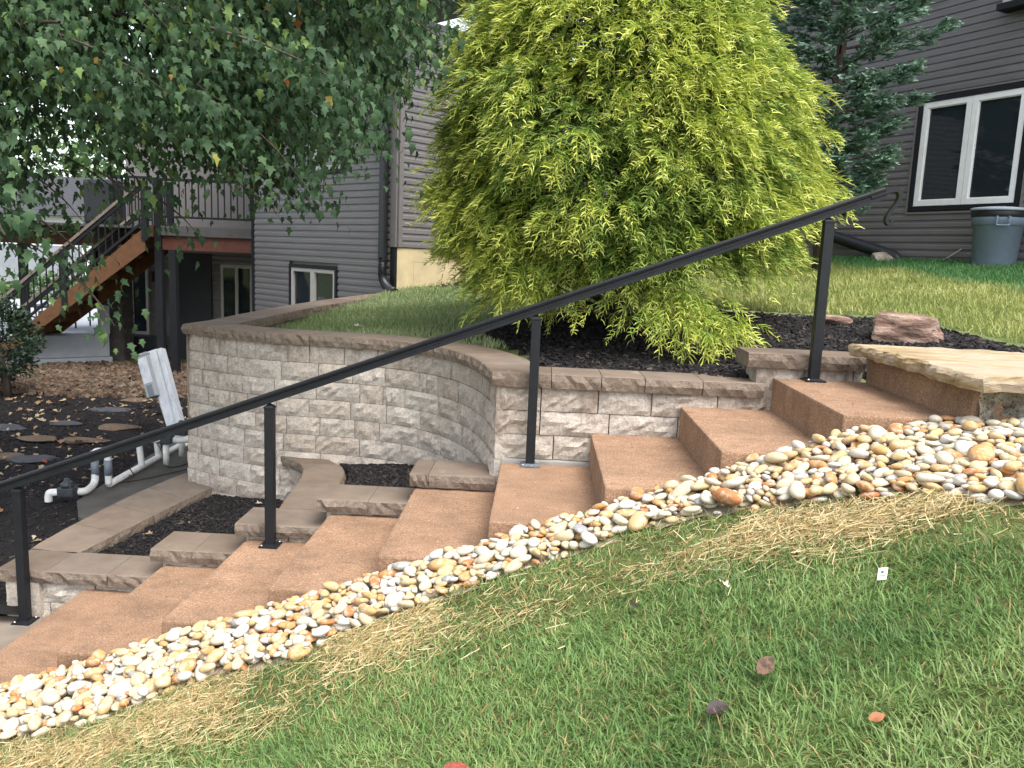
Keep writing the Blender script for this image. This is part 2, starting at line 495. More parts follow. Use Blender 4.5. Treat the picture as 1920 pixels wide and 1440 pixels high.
class G:
    """a small geometry collector (world space)"""

    def __init__(s):
        s.v = []
        s.f = []

    def quadbox(s, c8):
        b = len(s.v)
        s.v += [tuple(c) for c in c8]
        s.f += [tuple(b + i for i in q) for q in ((0, 3, 2, 1), (4, 5, 6, 7), (0, 1, 5, 4), (1, 2, 6, 5), (2, 3, 7, 6), (3, 0, 4, 7))]
        return s

    def box(s, x0, x1, y0, y1, z0, z1):
        return s.quadbox([(x0, y0, z0), (x1, y0, z0), (x1, y1, z0), (x0, y1, z0), (x0, y0, z1), (x1, y0, z1), (x1, y1, z1), (x0, y1, z1)])

    def obox(s, o, u, n, u0, u1, n0, n1, z0, z1):
        """box in a frame: origin o, along u, outward n"""
        P = lambda a, b, z: (o[0] + u[0] * a + n[0] * b, o[1] + u[1] * a + n[1] * b, z)
        return s.quadbox([P(u0, n0, z0), P(u1, n0, z0), P(u1, n1, z0), P(u0, n1, z0), P(u0, n0, z1), P(u1, n0, z1), P(u1, n1, z1), P(u0, n1, z1)])

    def bar(s, a, b, wd, ht, up=(0, 0, 1)):
        a = Vector(a)
        b = Vector(b)
        d = (b - a).normalized()
        sd_ = d.cross(Vector(up)).normalized()
        upv = sd_.cross(d).normalized()
        c = []
        for p in (a, b):
            for q, r_ in ((-1, -1), (1, -1), (1, 1), (-1, 1)):
                c.append(p + sd_ * (q * wd / 2) + upv * (r_ * ht / 2))
        b0 = len(s.v)
        s.v += [tuple(k) for k in c]
        s.f += [tuple(b0 + i for i in q) for q in ((0, 1, 2, 3), (7, 6, 5, 4), (0, 4, 5, 1), (1, 5, 6, 2), (2, 6, 7, 3), (3, 7, 4, 0))]
        return s

    def tube(s, pts, rad, n=10, caps=True):
        pts = [Vector(p) for p in pts]
        if not hasattr(rad, '__len__'):
            rad = [rad] * len(pts)
        b0 = len(s.v)
        prev = None
        for i, p in enumerate(pts):
            d = (pts[min(i + 1, len(pts) - 1)] - pts[max(i - 1, 0)]).normalized()
            if prev is None:
                t = Vector((0, 0, 1)) if abs(d.z) < 0.9 else Vector((1, 0, 0))
                a = d.cross(t).normalized()
            else:
                a = (prev - d * prev.dot(d)).normalized()
            prev = a
            c = d.cross(a)
            for k in range(n):
                an = 2 * math.pi * k / n
                s.v.append(tuple(p + (a * math.cos(an) + c * math.sin(an)) * rad[i]))
        for i in range(len(pts) - 1):
            for k in range(n):
                k2 = (k + 1) % n
                s.f.append((b0 + i * n + k, b0 + i * n + k2, b0 + (i + 1) * n + k2, b0 + (i + 1) * n + k))
        if caps:
            s.f.append(tuple(b0 + k for k in reversed(range(n))))
            s.f.append(tuple(b0 + (len(pts) - 1) * n + k for k in range(n)))
        return s

    def lathe(s, c, prof, n=24, ax=(1.0, 1.0)):
        b0 = len(s.v)
        for r_, z in prof:
            for k in range(n):
                an = 2 * math.pi * k / n
                s.v.append((c[0] + r_ * ax[0] * math.cos(an), c[1] + r_ * ax[1] * math.sin(an), c[2] + z))
        for i in range(len(prof) - 1):
            for k in range(n):
                k2 = (k + 1) % n
                s.f.append((b0 + i * n + k, b0 + i * n + k2, b0 + (i + 1) * n + k2, b0 + (i + 1) * n + k))
        s.f.append(tuple(b0 + k for k in reversed(range(n))))
        s.f.append(tuple(b0 + (len(prof) - 1) * n + k for k in range(n)))
        return s

    def sweep(s, prof, a, b, up=(0, 0, 1)):
        """closed 2-D profile (side, up) swept from a to b"""
        a = Vector(a)
        b = Vector(b)
        d = (b - a).normalized()
        sd_ = d.cross(Vector(up)).normalized()
        upv = sd_.cross(d).normalized()
        b0 = len(s.v)
        n = len(prof)
        for p in (a, b):
            for q, r_ in prof:
                s.v.append(tuple(p + sd_ * q + upv * r_))
        for k in range(n):
            k2 = (k + 1) % n
            s.f.append((b0 + k, b0 + k2, b0 + n + k2, b0 + n + k))
        s.f.append(tuple(b0 + k for k in reversed(range(n))))
        s.f.append(tuple(b0 + n + k for k in range(n)))
        return s

    def put(s, name, mat, parent=None, smooth=False, bevel=0.0):
        o = mesh_obj(name, s.v, s.f, mat, parent, smooth)
        if bevel:
            import bmesh
            bm = bmesh.new()
            bm.from_mesh(o.data)
            bmesh.ops.recalc_face_normals(bm, faces=bm.faces)
            bmesh.ops.bevel(bm, geom=[e for e in bm.edges if e.calc_face_angle(0) > 0.5], offset=bevel, segments=2, affect='EDGES', profile=0.6)
            bm.to_mesh(o.data)
            bm.free()
        return o


def fixn(o):
    import bmesh
    bm = bmesh.new()
    bm.from_mesh(o.data)
    bmesh.ops.recalc_face_normals(bm, faces=bm.faces)
    bm.to_mesh(o.data)
    bm.free()
    return o


def fbm(x, y, z, s, o=4):
    return mnoise.fractal(Vector((x * s, y * s, z * s)), 1.0, 2.0, o)


def in_poly(x, y, poly):
    x = np.asarray(x)
    y = np.asarray(y)
    c = np.zeros(x.shape, bool)
    n = len(poly)
    for i in range(n):
        x0, y0 = poly[i]
        x1, y1 = poly[(i + 1) % n]
        if y0 == y1:
            continue
        t = ((y0 > y) != (y1 > y)) & (x < (x1 - x0) * (y - y0) / (y1 - y0) + x0)
        c ^= t
    return c


def smoothpath(P, it=3):
    P = [np.array(p, float) for p in P]
    for _ in range(it):
        Q = [P[0]]
        for a, b in zip(P[:-1], P[1:]):
            Q += [a * 0.75 + b * 0.25, a * 0.25 + b * 0.75]
        Q.append(P[-1])
        P = Q
    return np.array(P)


class Path:
    def __init__(s, P, it=3):
        s.P = smoothpath(P, it) if it else np.array(P, float)
        d = np.hypot(*np.diff(s.P, axis=0).T)
        s.s = np.concatenate([[0], np.cumsum(d)])
        s.L = s.s[-1]

    def at(s, t):
        t = np.clip(t, 0, s.L)
        return np.array([np.interp(t, s.s, s.P[:, 0]), np.interp(t, s.s, s.P[:, 1])])

    def frame(s, t):
        e = 0.02
        a = s.at(max(0, t - e))
        b = s.at(min(s.L, t + e))
        d = (b - a) / np.linalg.norm(b - a)
        return s.at(t), d, np.array([d[1], -d[0]])     # outward = right of travel


# terrain functions
def zl(x, y):
    x = np.asarray(x, float)
    xx = np.where(x < 1.6, x, 1.6 + (x - 1.6) * 0.35)
    return np.maximum(0.371 * xx + 0.08 * np.asarray(y) - 0.12, -1.17)


def zu(x, y):
    return 0.48 + 0.095 * (np.asarray(x) - 0.5) + 0.065 * (np.asarray(y) - 1.4)


def grid_sheet(name, x0, x1, y0, y1, step, zf, mat, keep=None, rough=0.0, kind='structure'):
    nx = int(round((x1 - x0) / step)) + 1
    ny = int(round((y1 - y0) / step)) + 1
    X, Y = np.meshgrid(np.linspace(x0, x1, nx), np.linspace(y0, y1, ny))
    Z = zf(X, Y)
    if rough:
        Z = Z + rough * (np.sin(X * 3.1 + 1.7 * np.sin(Y * 2.3)) * np.cos(Y * 2.7 + 1.3 * np.sin(X * 1.9))) + rough * 0.6 * rng.standard_normal(X.shape)
    V = np.stack([X, Y, Z], -1).reshape(-1, 3)
    i = np.arange(nx * ny).reshape(ny, nx)
    F = np.stack([i[:-1, :-1], i[:-1, 1:], i[1:, 1:], i[1:, :-1]], -1).reshape(-1, 4)
    if keep is not None:
        cx = V[F].mean(1)
        F = F[keep(cx[:, 0], cx[:, 1])]
    o = npmesh(name, V, F, mat, smooth=True)
    return setp(o, kind=kind)

# ------------------------------------------------------------------ ground sheets
o = mesh_obj('ground', [(-300, -300, -1.6), (300, -300, -1.6), (300, 300, -1.6), (-300, 300, -1.6)], [(0, 1, 2, 3)], 'soil')
setp(o, kind='structure')

UP = [(-2.62, 3.38), (-2.15, 3.04), (-1.8, 2.94), (-1.36, 2.93), (-0.8, 2.77), (-0.36, 2.38), (-0.1, 1.92), (0.04, 1.45), (0.06, 1.30), (2.06, 1.30), (2.06, 1.0), (9.0, 1.0), (9.0, 6.0), (2.77, 12.67), (-1.82, 7.6), (-2.12, 6.5), (-2.38, 5.45), (-2.52, 4.4)]
MB = [(0.2, 1.30), (0.12, 2.2), (-0.12, 2.8), (-0.3, 3.2), (-0.2, 4.16), (0.12, 4.45), (1.0, 4.7), (1.85, 4.12), (2.43, 3.62), (2.93, 3.27), (3.17, 2.66), (3.26, 1.8), (3.9, 1.25), (5.0, 0.9), (2.06, 0.9), (2.06, 1.30)]
SB = [(3.2, 11.5), (4.4, 9.35), (5.05, 8.35), (5.6, 7.35), (6.0, 6.6), (6.4, 6.0), (6.8, 5.9), (4.3, 10.5), (3.4, 12.0)]
CB = [(-1.6, 7.75), (-1.25, 7.55), (-0.9, 7.6), (0.6, 8.9), (2.6, 11.2), (2.6, 12.4)]
grid_sheet('upper_lawn_ground', -3.0, 9.0, 1.0, 12.8, 0.08, zu, 'soil', lambda x, y: in_poly(x, y, UP) & ~in_poly(x, y, MB) & ~in_poly(x, y, SB) & ~in_poly(x, y, CB), 0.004)
mulch_z = lambda x, y: zu(x, y) - 0.025
grid_sheet('mulch_bed', -0.6, 5.2, 0.9, 4.9, 0.07, mulch_z, 'mulch_soil', lambda x, y: in_poly(x, y, MB), 0.006)
grid_sheet('mulch_strip', -2.0, 7.0, 5.8, 12.8, 0.1, mulch_z, 'mulch_soil', lambda x, y: in_poly(x, y, SB) | in_poly(x, y, CB), 0.006)

YARD_Z = -1.08
yard = lambda x, y: YARD_Z + 0 * np.asarray(x) + 0.012 * np.sin(np.asarray(x) * 2.1) * np.cos(np.asarray(y) * 1.7)
grid_sheet('yard_mulch', -12.0, -1.5, 1.0, 9.6, 0.1, yard, 'mulch_soil', lambda x, y: ~((x > -2.9) & (y < 3.4)) & ~((x > -2.7)), 0.006)
grid_sheet('gravel_bed', -14.0, -4.5, 7.8, 13.5, 0.12, lambda x, y: yard(x, y) + np.where(y > 8.5, 0.02, 0.02 - (8.5 - y) * 0.06), 'gravel_soil' if 'gravel_soil' in MAT else 'soil', None, 0.01)

P1 = [(-2.735, 1.46), (-1.58, 1.46), (-1.48, 1.9), (-1.51, 2.1), (-1.58, 2.47), (-1.68, 2.66), (-1.9, 2.80), (-2.25, 2.92), (-2.47, 3.08), (-2.585, 2.5), (-2.675, 1.95)]
P2 = [(-1.085, 1.46), (-0.02, 1.46), (-0.22, 1.95), (-0.48, 2.33), (-0.85, 2.66), (-1.38, 2.76), (-1.235, 2.5), (-1.185, 2.3), (-1.165, 2.05)]
pz1 = lambda x, y: -0.895 + 0.065 * np.clip((np.asarray(x) + 2.6) / 0.7, 0, 1) + 0.006 * np.cos(np.asarray(y) * 5)
pz2 = lambda x, y: -0.495 + 0.085 * np.clip((np.asarray(x) + 1.25) / 0.6, 0, 1)
grid_sheet('lower_planter_mulch', -2.8, -1.4, 1.4, 3.15, 0.025, pz1, 'mulch_soil', lambda x, y: in_poly(x, y, P1), 0.004)
grid_sheet('middle_planter_mulch', -1.5, 0.05, 1.4, 2.9, 0.025, pz2, 'mulch_soil', lambda x, y: in_poly(x, y, P2), 0.004)

grid_sheet('front_lawn_ground', -7.0, 9.0, -9.0, 0.06, 0.12, zl, 'soil', None, 0.004)

# ------------------------------------------------------------------ concrete steps
T, RI, WID = 0.5121, 0.1899, 1.1
st = thing('concrete_stairs', (0, 0.55, -1.2), 'flight of rust-tan textured concrete steps climbing to the right', 'stairs')
for k in range(-5, 4):
    g = G()
    dy = random.uniform(-0.004, 0.004)
    g.box(k * T + random.uniform(-0.004, 0.004), (k + 1) * T + 0.03, 0.0 + dy, WID + dy, k * RI - 0.36, k * RI)
    g.put('step', 'step', st, bevel=0.011)
for k in range(-5, 4):
    g = G()
    g.box(k * T + 0.006, (k + 1) * T + (0.02 if k < 3 else 0.0), WID - 0.03, 1.165, k * RI - 0.3, k * RI - 0.005)
    if k == 0:
        g = G()
        g.box(0.0, T + 0.02, WID + 0.003, 1.165, -0.2, 0.014)
    g.put('mortar_fill', 'plain_concrete' if k == 0 else 'step', st)
# top riser under the flagstone
g = G()
g.box(2.048, 2.50, -0.075, 1.085, 0.30, 0.722)
g.put('top_riser', 'step', st, bevel=0.012)

g = G()
g.box(-5.2, -2.57, -0.2, 1.116, -1.35, -1.14)
setp(g.put('lower_landing', 'pad_concrete', None, bevel=0.01), kind='structure')

# ------------------------------------------------------------------ rough stone pieces
def rough_grid(nu, nv, amp, seed, edge=0.012):
    """outward displacement for a split face"""
    r = np.random.default_rng(seed)
    u = np.linspace(0, 1, nu + 1)[:, None]
    v = np.linspace(0, 1, nv + 1)[None, :]
    d = r.normal(0, amp, (nu + 1, nv + 1))
    d += amp * 1.2 * np.sin(u * 6 + r.uniform(0, 6)) * np.cos(v * 4 + r.uniform(0, 6))
    m = np.minimum(np.minimum(u, 1 - u) * 5, np.minimum(v, 1 - v) * 3.2)
    m = np.clip(m, 0, 1)
    return d * (0.35 + 0.65 * m) - edge * (1 - m) + 0.004


def face_block(name, fn, z0, z1, t0, t1, parent, mat='block', depth=0.2, nu=8, nv=4, seed=0, amp=0.006):
    """fn(t)->(point2d, outward2d). A split-face block between t0 and t1"""
    D = rough_grid(nu, nv, amp, seed)
    V, F = [], []
    for i in range(nu + 1):
        t = t0 + (t1 - t0) * i / nu
        p, n = fn(t)
        for j in range(nv + 1):
            q = p + n * D[i, j]
            V.append((q[0], q[1], z0 + (z1 - z0) * j / nv))
    idx = lambda i, j: i * (nv + 1) + j
    for i in range(nu):
        for j in range(nv):
            F.append((idx(i, j), idx(i + 1, j), idx(i + 1, j + 1), idx(i, j + 1)))
    ring = [idx(i, 0) for i in range(nu + 1)] + [idx(nu, j) for j in range(1, nv + 1)] + [idx(i, nv) for i in range(nu - 1, -1, -1)] + [idx(0, j) for j in range(nv - 1, 0, -1)]
    b = len(V)
    for r in ring:
        i, j = divmod(r, nv + 1)
        p, n = fn(t0 + (t1 - t0) * i / nu)
        q = p - n * depth
        V.append((q[0], q[1], V[r][2]))
    m = len(ring)
    for k in range(m):
        F.append((ring[k], b + k, b + (k + 1) % m, ring[(k + 1) % m]))
    return mesh_obj(name, V, F, mat, parent)


def cap_piece(name, fo, fi, z, th, t0, t1, parent, seed=0, nu=8, amp=0.006, mat='cap', ends=True):
    """cap stone: fo(t), fi(t) give outer / inner edge points; z top (callable or number)"""
    r = np.random.default_rng(seed)
    V, F = [], []
    zt = z if callable(z) else (lambda p: z)
    n6 = 8
    ph = r.uniform(0, 6, 4)
    for i in range(nu + 1):
        t = t0 + (t1 - t0) * i / nu
        a, c = np.array(fo(t)), np.array(fi(t))
        d = (a - c) / np.linalg.norm(a - c)
        w = amp * math.sin(i * 1.7 + ph[0])
        zz = zt(a)
        e = lambda s=1.0: r.normal(0, amp) * s
        o1 = a + d * (e(0.6) + w * 0.4)
        ring = [(c - d * 0.004 + d * e(0.6), zz - th), (c - d * (0.006 + e(0.8)), zz - th * 0.5), (c - d * e(0.35), zz - 0.004), (c + d * 0.008, zz),
                (a - d * 0.008 + d * e(0.3), zz), (a + d * e(0.35), zz - 0.005), (a + d * (0.008 + e() + w), zz - th * 0.5), (o1 - d * 0.003, zz - th)]
        for q, h in ring:
            V.append((q[0], q[1], h))
    for i in range(nu):
        for k in range(n6):
            k2 = (k + 1) % n6
            F.append((i * n6 + k, (i + 1) * n6 + k, (i + 1) * n6 + k2, i * n6 + k2))
    F.append(tuple(range(n6)))
    F.append(tuple(nu * n6 + k for k in reversed(range(n6))))
    return fixn(mesh_obj(name, V, F, mat, parent))


def lengths(total, lo, hi, r):
    out_, s = [], 0.0
    while total - s > hi * 1.3:
        d = r.choice([lo, (lo + hi) / 2, hi, hi * 0.85]) * r.uniform(0.94, 1.06)
        out_.append((s, s + d))
        s += d
    rest = total - s
    if rest > hi * 0.95:
        out_ += [(s, s + rest * 0.5), (s + rest * 0.5, total)]
    else:
        out_.append((s, total))
    return out_


CAP_T = 0.085
CH = 0.145
# ---- tall curved retaining wall
tw = thing('retaining_wall', (-1.4, 2.9, -1.1), 'tall curved retaining wall of split-face grey-tan blocks with a flat cap', 'retaining wall')
PW = Path([(-2.80, 3.19), (-2.25, 2.88), (-1.86, 2.77), (-1.36, 2.74), (-0.86, 2.62), (-0.49, 2.30), (-0.26, 1.88), (-0.135, 1.45), (-0.075, 1.13)], 3)


def wall_fn(path, back):
    def f(t):
        p, d, n = path.frame(t)
        return p - n * back, n
    return f


rr = np.random.default_rng(3)
# path runs left to right; the viewer is on its right-hand side
for c in range(11):
    z1 = 0.44 - c * CH
    z0 = z1 - CH + 0.004
    back = 0.035 - c * 0.005
    offs = rr.uniform(0, 0.2)
    for k, (a, b) in enumerate(lengths(PW.L + offs, 0.2, 0.36, rr)):
        a, b = max(0, a - offs), b - offs
        if b - a < 0.05:
            continue
        if c > 6 and (a + b) / 2 > 2.6:
            continue
        jig = rr.uniform(-0.003, 0.003)
        face_block('block', wall_fn(PW, back + jig), z0 + rr.uniform(-0.001, 0.001), z1, a + 0.003, b - 0.003, tw, seed=c * 100 + k, depth=0.16)
# core behind the blocks
V, F = [], []
N = 40
for i in range(N + 1):
    p, d, n = PW.frame(PW.L * i / N)
    for q, z in ((p - n * 0.12, -1.3), (p - n * 0.12, 0.43), (p - n * 0.3, 0.43), (p - n * 0.3, -1.3)):
        V.append((q[0], q[1], z))
for i in range(N):
    for k in range(4):
        F.append((i * 4 + k, (i + 1) * 4 + k, (i + 1) * 4 + (k + 1) % 4, i * 4 + (k + 1) % 4))
mesh_obj('core', V, F, 'mortar', tw)
# caps along the curve
fo = lambda t: PW.frame(t)[0]


def fi(t):
    p, d, n = PW.frame(t)
    return p - n * 0.345


segs = [0, 0.27, 0.50, 0.80, 0.96, 1.28, 1.63, 1.95, 2.25, 2.55, 2.87, 3.18, PW.L - 0.33]
segs = [s_ for s_ in segs if s_ < PW.L - 0.2] + [PW.L - 0.02]
for k, (a, b) in enumerate(zip(segs[:-1], segs[1:])):
    cap_piece('cap', fo, fi, 0.525, CAP_T, a + 0.0015, b - 0.0015, tw, seed=500 + k)
# return towards the house
PR = Path([(-1.97, 7.58), (-2.30, 6.5), (-2.55, 5.45), (-2.69, 4.4), (-2.81, 3.19)], 3)
capz = lambda p: 0.525 + 0.10 * max(0.0, min(1.0, (p[1] - 3.6) / 3.6))
ro = lambda t: PR.frame(t)[0]


def ri_(t):
    p, d, n = PR.frame(t)
    return p - n * 0.33


nr = 17
for k in range(nr):
    a, b = PR.L * k / nr, PR.L * (k + 1) / nr
    if k == nr - 1:
        b -= 0.0
    cap_piece('cap', ro, ri_, (lambda p: capz(p) - 0.003), CAP_T, a + 0.002, b - 0.002, tw, seed=560 + k, nu=5)
V, F = [], []
for i in range(N + 1):
    p, d, n = PR.frame(PR.L * i / N)
    for q, z in ((p - n * 0.03, -1.3), (p - n * 0.03, capz(p) - CAP_T), (p - n * 0.3, capz(p) - CAP_T), (p - n * 0.3, -1.3)):
        V.append((q[0], q[1], z))
for i in range(N):
    for k in range(4):
        F.append((i * 4 + k, (i + 1) * 4 + k, (i + 1) * 4 + (k + 1) % 4, i * 4 + (k + 1) % 4))
mesh_obj('return_core', V, F, 'block', tw)

# ---- straight planter wall beside the upper steps
sw = thing('planter_wall', (0.7, 1.25, 0), 'straight low block wall holding the dark mulch bed beside the upper steps', 'retaining wall')
line = lambda y, x0=0.0: (lambda t: (np.array([x0 + t, y]), np.array([0.0, -1.0])))
rows = [[-0.05, 0.215, 0.55, 0.86, 1.24, 1.56], [-0.05, 0.215, 0.62, 1.02, 1.3, 1.6], [-0.05, 0.30, 0.57, 0.9, 1.25, 1.6]]
for c, row in enumerate(rows):
    z1 = 0.45 - c * CH
    for k, (a, b) in enumerate(zip(row[:-1], row[1:])):
        o = face_block('block', line(1.135 + 0.003 * c), z1 - CH + 0.004, z1, a + 0.003, b - 0.003, sw, seed=900 + c * 10 + k, depth=0.2, nu=9, nv=5)
xs = [-0.075, 0.27, 0.56, 0.81, 1.14, 1.49]
for k, (a, b) in enumerate(zip(xs[:-1], xs[1:])):
    cap_piece('cap', lambda t: (t, 1.105), lambda t: (t, 1.42), 0.535, CAP_T, a + 0.002, b - 0.002, sw, seed=600 + k)
for k, (a, b) in enumerate(((1.445, 1.72), (1.72, 2.0), (2.0, 2.05))):
    face_block('block', line(1.13), 0.40, 0.626, a + 0.003, b - 0.003, sw, seed=650 + k, depth=0.24)
g = G()
g.box(1.452, 1.462, 1.145, 1.40, 0.40, 0.624)
g.put('end_face', 'block', sw)
cap_piece('cap', lambda t: (t, 1.10), lambda t: (t, 1.40), 0.712, CAP_T, 1.385, 2.045, sw, seed=660, nu=14)

# ---- low L-shaped wall at the foot of the planters
lw = thing('low_planter_wall', (-2.8, 1.3, -1.15), 'low L-shaped block wall around the lowest mulch planter beside the bottom steps', 'retaining wall')
for c in range(3):
    z1 = -0.915 - c * CH
    row = [-3.04, -2.84 + 0.05 * c, -2.5 + 0.03 * c, -2.02]
    for k, (a, b) in enumerate(zip(row[:-1], row[1:])):
        face_block('block', line(1.15 - c * 0.003), z1 - CH + 0.004, z1, a + 0.004, b - 0.004, lw, seed=700 + c * 10 + k, depth=0.22, nu=8, nv=5, amp=0.008)
LO = Path([(-3.085, 1.12), (-3.115, 1.6), (-3.10, 2.06), (-3.05, 2.75), (-2.93, 3.42), (-2.84, 3.62)], 2)
LI = Path([(-2.80, 1.12), (-2.755, 1.5), (-2.69, 1.95), (-2.605, 2.54), (-2.53, 3.0), (-2.46, 3.25)], 2)
lfo = lambda t: LO.at(t * LO.L)
lfi = lambda t: LI.at(t * LI.L)
for k, (a, b) in enumerate(((0.0, 0.135), (0.14, 0.34), (0.34, 0.53), (0.53, 0.72), (0.72, 1.0))):
    if k == 0:
        continue
    cap_piece('cap', lfo, lfi, -0.835, 0.08, a + 0.001, b - 0.001, lw, seed=720 + k)
for k, (a, b) in enumerate(((-3.088, -2.79), (-2.787, -2.40), (-2.397, -2.02))):
    cap_piece('cap', lambda t: (t, 1.112), lambda t: (t, 1.452), -0.835, 0.08, a, b, lw, seed=730 + k)
lf = lambda t: (LO.frame(t)[0] - LO.frame(t)[2] * -0.03, -LO.frame(t)[2])
for c in range(2):
    z1 = -0.915 - c * CH
    for k, (a, b) in enumerate(lengths(LO.L, 0.24, 0.36, rr)):
        face_block('block', lf, z1 - CH + 0.004, z1, a + 0.002, b - 0.002, lw, seed=740 + c * 10 + k, depth=0.1, nu=6, nv=3)
V, F = [], []
for i in range(21):
    a, b = lfo(i / 20), lfi(i / 20)
    m = (a + b) / 2
    for q, z in ((a * 0.8 + b * 0.2, -1.3), (a * 0.8 + b * 0.2, -0.917), (a * 0.12 + b * 0.88, -0.917), (a * 0.12 + b * 0.88, -1.3)):
        V.append((q[0], q[1], z))
for i in range(20):
    for k in range(4):
        F.append((i * 4 + k, (i + 1) * 4 + k, (i + 1) * 4 + (k + 1) % 4, i * 4 + (k + 1) % 4))
F.append((0, 1, 2, 3))
mesh_obj('core', V, F, 'block', lw)

# ---- stepped wall along the stairs with the curved divider
pw = thing('stepped_wall', (-1.2, 1.3, -0.9), 'stepped row of wall caps rising along the stairs, with a curved cap dividing the planters', 'retaining wall')
steps_caps = [(-2.124, -1.53, -0.655, -1.86), (-1.60, -1.03, -0.465, -1.43), (-1.107, -0.47, -0.285, -0.79), (-0.545, -0.03, -0.10, -0.43)]
for k, (a, b, z, mid) in enumerate(steps_caps):
    mids = [a, mid, b]
    for j in range(2):
        cap_piece('cap', lambda t: (t, 1.113), lambda t: (t, 1.45), z, 0.08, mids[j] + 0.0015, mids[j + 1] - 0.0015, pw, seed=800 + k * 5 + j, nu=9)
    m2 = a + 0.06 + (b - a) * 0.45
    for c in range(2):
        z1 = z - 0.08 - c * CH
        for j, (p, q) in enumerate(((a + 0.055, m2), (m2, b + 0.02))):
            face_block('block', line(1.145), z1 - CH + 0.004, z1, p + 0.003, q - 0.003, pw, seed=830 + k * 10 + c * 2 + j, depth=0.2)
        g = G()
        g.box(a + 0.057, a + 0.07, 1.16, 1.43, z1 - CH, z1 - 0.002)
        g.put('end_face', 'block', pw)
DL = Path([(-1.44, 1.452), (-1.475, 1.8), (-1.50, 2.1), (-1.55, 2.4), (-1.64, 2.62), (-1.86, 2.80)], 2)
DR = Path([(-1.10, 1.452), (-1.20, 2.05), (-1.215, 2.3), (-1.27, 2.52), (-1.40, 2.69), (-1.56, 2.86)], 2)
dfo = lambda t: DL.at(t * DL.L)
dfi = lambda t: DR.at(t * DR.L)
for k, (a, b) in enumerate(((0.0, 0.17), (0.17, 0.40), (0.40, 0.58), (0.58, 0.78), (0.78, 1.0))):
    cap_piece('cap', dfo, dfi, -0.4665 - 0.0012 * k, 0.08, a + 0.001, b - 0.001, pw, seed=880 + k)
df = lambda t: (DL.frame(t)[0] + DL.frame(t)[2] * 0.03, -DL.frame(t)[2])
for c in range(3):
    z1 = -0.548 - c * CH
    for k, (a, b) in enumerate(lengths(DL.L, 0.22, 0.34, rr)):
        face_block('block', df, z1 - CH + 0.004, z1, a + 0.002, b - 0.002, pw, seed=890 + c * 10 + k, depth=0.15, nu=6)

# ---- flagstone landing and its chipped concrete base
fl = thing('flagstone_landing', (2.9, 0.4, 0.5), 'thick tan flagstone slab capping the landing at the top of the steps', 'stone slab')
outl = [(1.925, 1.045), (1.955, 0.90), (1.945, 0.74), (1.985, 0.60), (1.96, 0.43), (1.985, 0.28), (1.955, 0.12), (1.985, 0.0), (1.965, -0.13), (2.00, -0.225), (2.13, -0.215), (2.32, -0.235), (2.6, -0.20), (2.95, -0.24), (3.4, -0.22), (4.2, -0.25), (4.6, -0.2), (4.6, 0.95), (3.6, 1.0), (2.83, 0.96), (2.5, 1.01), (2.23, 1.03)]
import bmesh
fine = []
for (a, b) in zip(outl, outl[1:] + outl[:1]):
    n_ = max(1, int(math.hypot(b[0] - a[0], b[1] - a[1]) / 0.035))
    for i in range(n_):
        t = i / n_
        fine.append((a[0] + (b[0] - a[0]) * t + random.gauss(0, 0.004), a[1] + (b[1] - a[1]) * t + random.gauss(0, 0.004)))
bm = bmesh.new()
cx, cy = 3.0, 0.4
levels = [(0.728, 0.012), (0.745, 0.0), (0.765, -0.006), (0.782, 0.0), (0.792, 0.012)]
rings = []
for z, ins in levels:
    ring = []
    for (x, y) in fine:
        dx, dy = cx - x, cy - y
        l = math.hypot(dx, dy)
        j = random.gauss(0, 0.004)
        ring.append(bm.verts.new((x + dx / l * (ins + j), y + dy / l * (ins + j), z + random.gauss(0, 0.002) + 0.006 * fbm(x, y, z, 6))))
    rings.append(ring)
n_ = len(fine)
for a, b in zip(rings[:-1], rings[1:]):
    for k in range(n_):
        bm.faces.new((a[k], a[(k + 1) % n_], b[(k + 1) % n_], b[k]))
# top surface in rings towards the middle
prev = rings[-1]
for s_ in (0.85, 0.68, 0.5, 0.3, 0.12):
    ring = []
    for k, (x, y) in enumerate(fine):
        px, py = cx + (x - cx) * s_, cy + (y - cy) * s_
        ring.append(bm.verts.new((px, py, 0.794 + 0.007 * fbm(px * 0.5, py * 1.6, 2, 3) + random.gauss(0, 0.001))))
    for k in range(n_):
        bm.faces.new((prev[k], prev[(k + 1) % n_], ring[(k + 1) % n_], ring[k]))
    prev = ring
bm.faces.new(prev)
bmesh.ops.recalc_face_normals(bm, faces=bm.faces)
for v in bm.verts:
    v.co -= OFF[fl.name]
me = bpy.data.meshes.new('slab')
bm.to_mesh(me)
bm.free()
me.materials.append(MAT['flagstone'])
link('slab', me, fl)
# chipped base face
V, F = [], []
nx_, nz_ = 60, 10
for i in range(nx_ + 1):
    for j in range(nz_ + 1):
        x = 2.075 + 2.5 * i / nx_
        z = 0.30 + 0.425 * j / nz_
        V.append((x, -0.09 + 0.03 * fbm(x, 0.3, z, 7) + random.gauss(0, 0.004), z))
for i in range(nx_):
    for j in range(nz_):
        a = i * (nz_ + 1) + j
        F.append((a, a + nz_ + 1, a + nz_ + 2, a + 1))
mesh_obj('chipped_base', V, F, 'chipped', fl, True)
g = G()
g.box(2.51, 4.5, -0.03, 0.98, 0.2, 0.722)
g.put('fill', 'plain_concrete', fl)

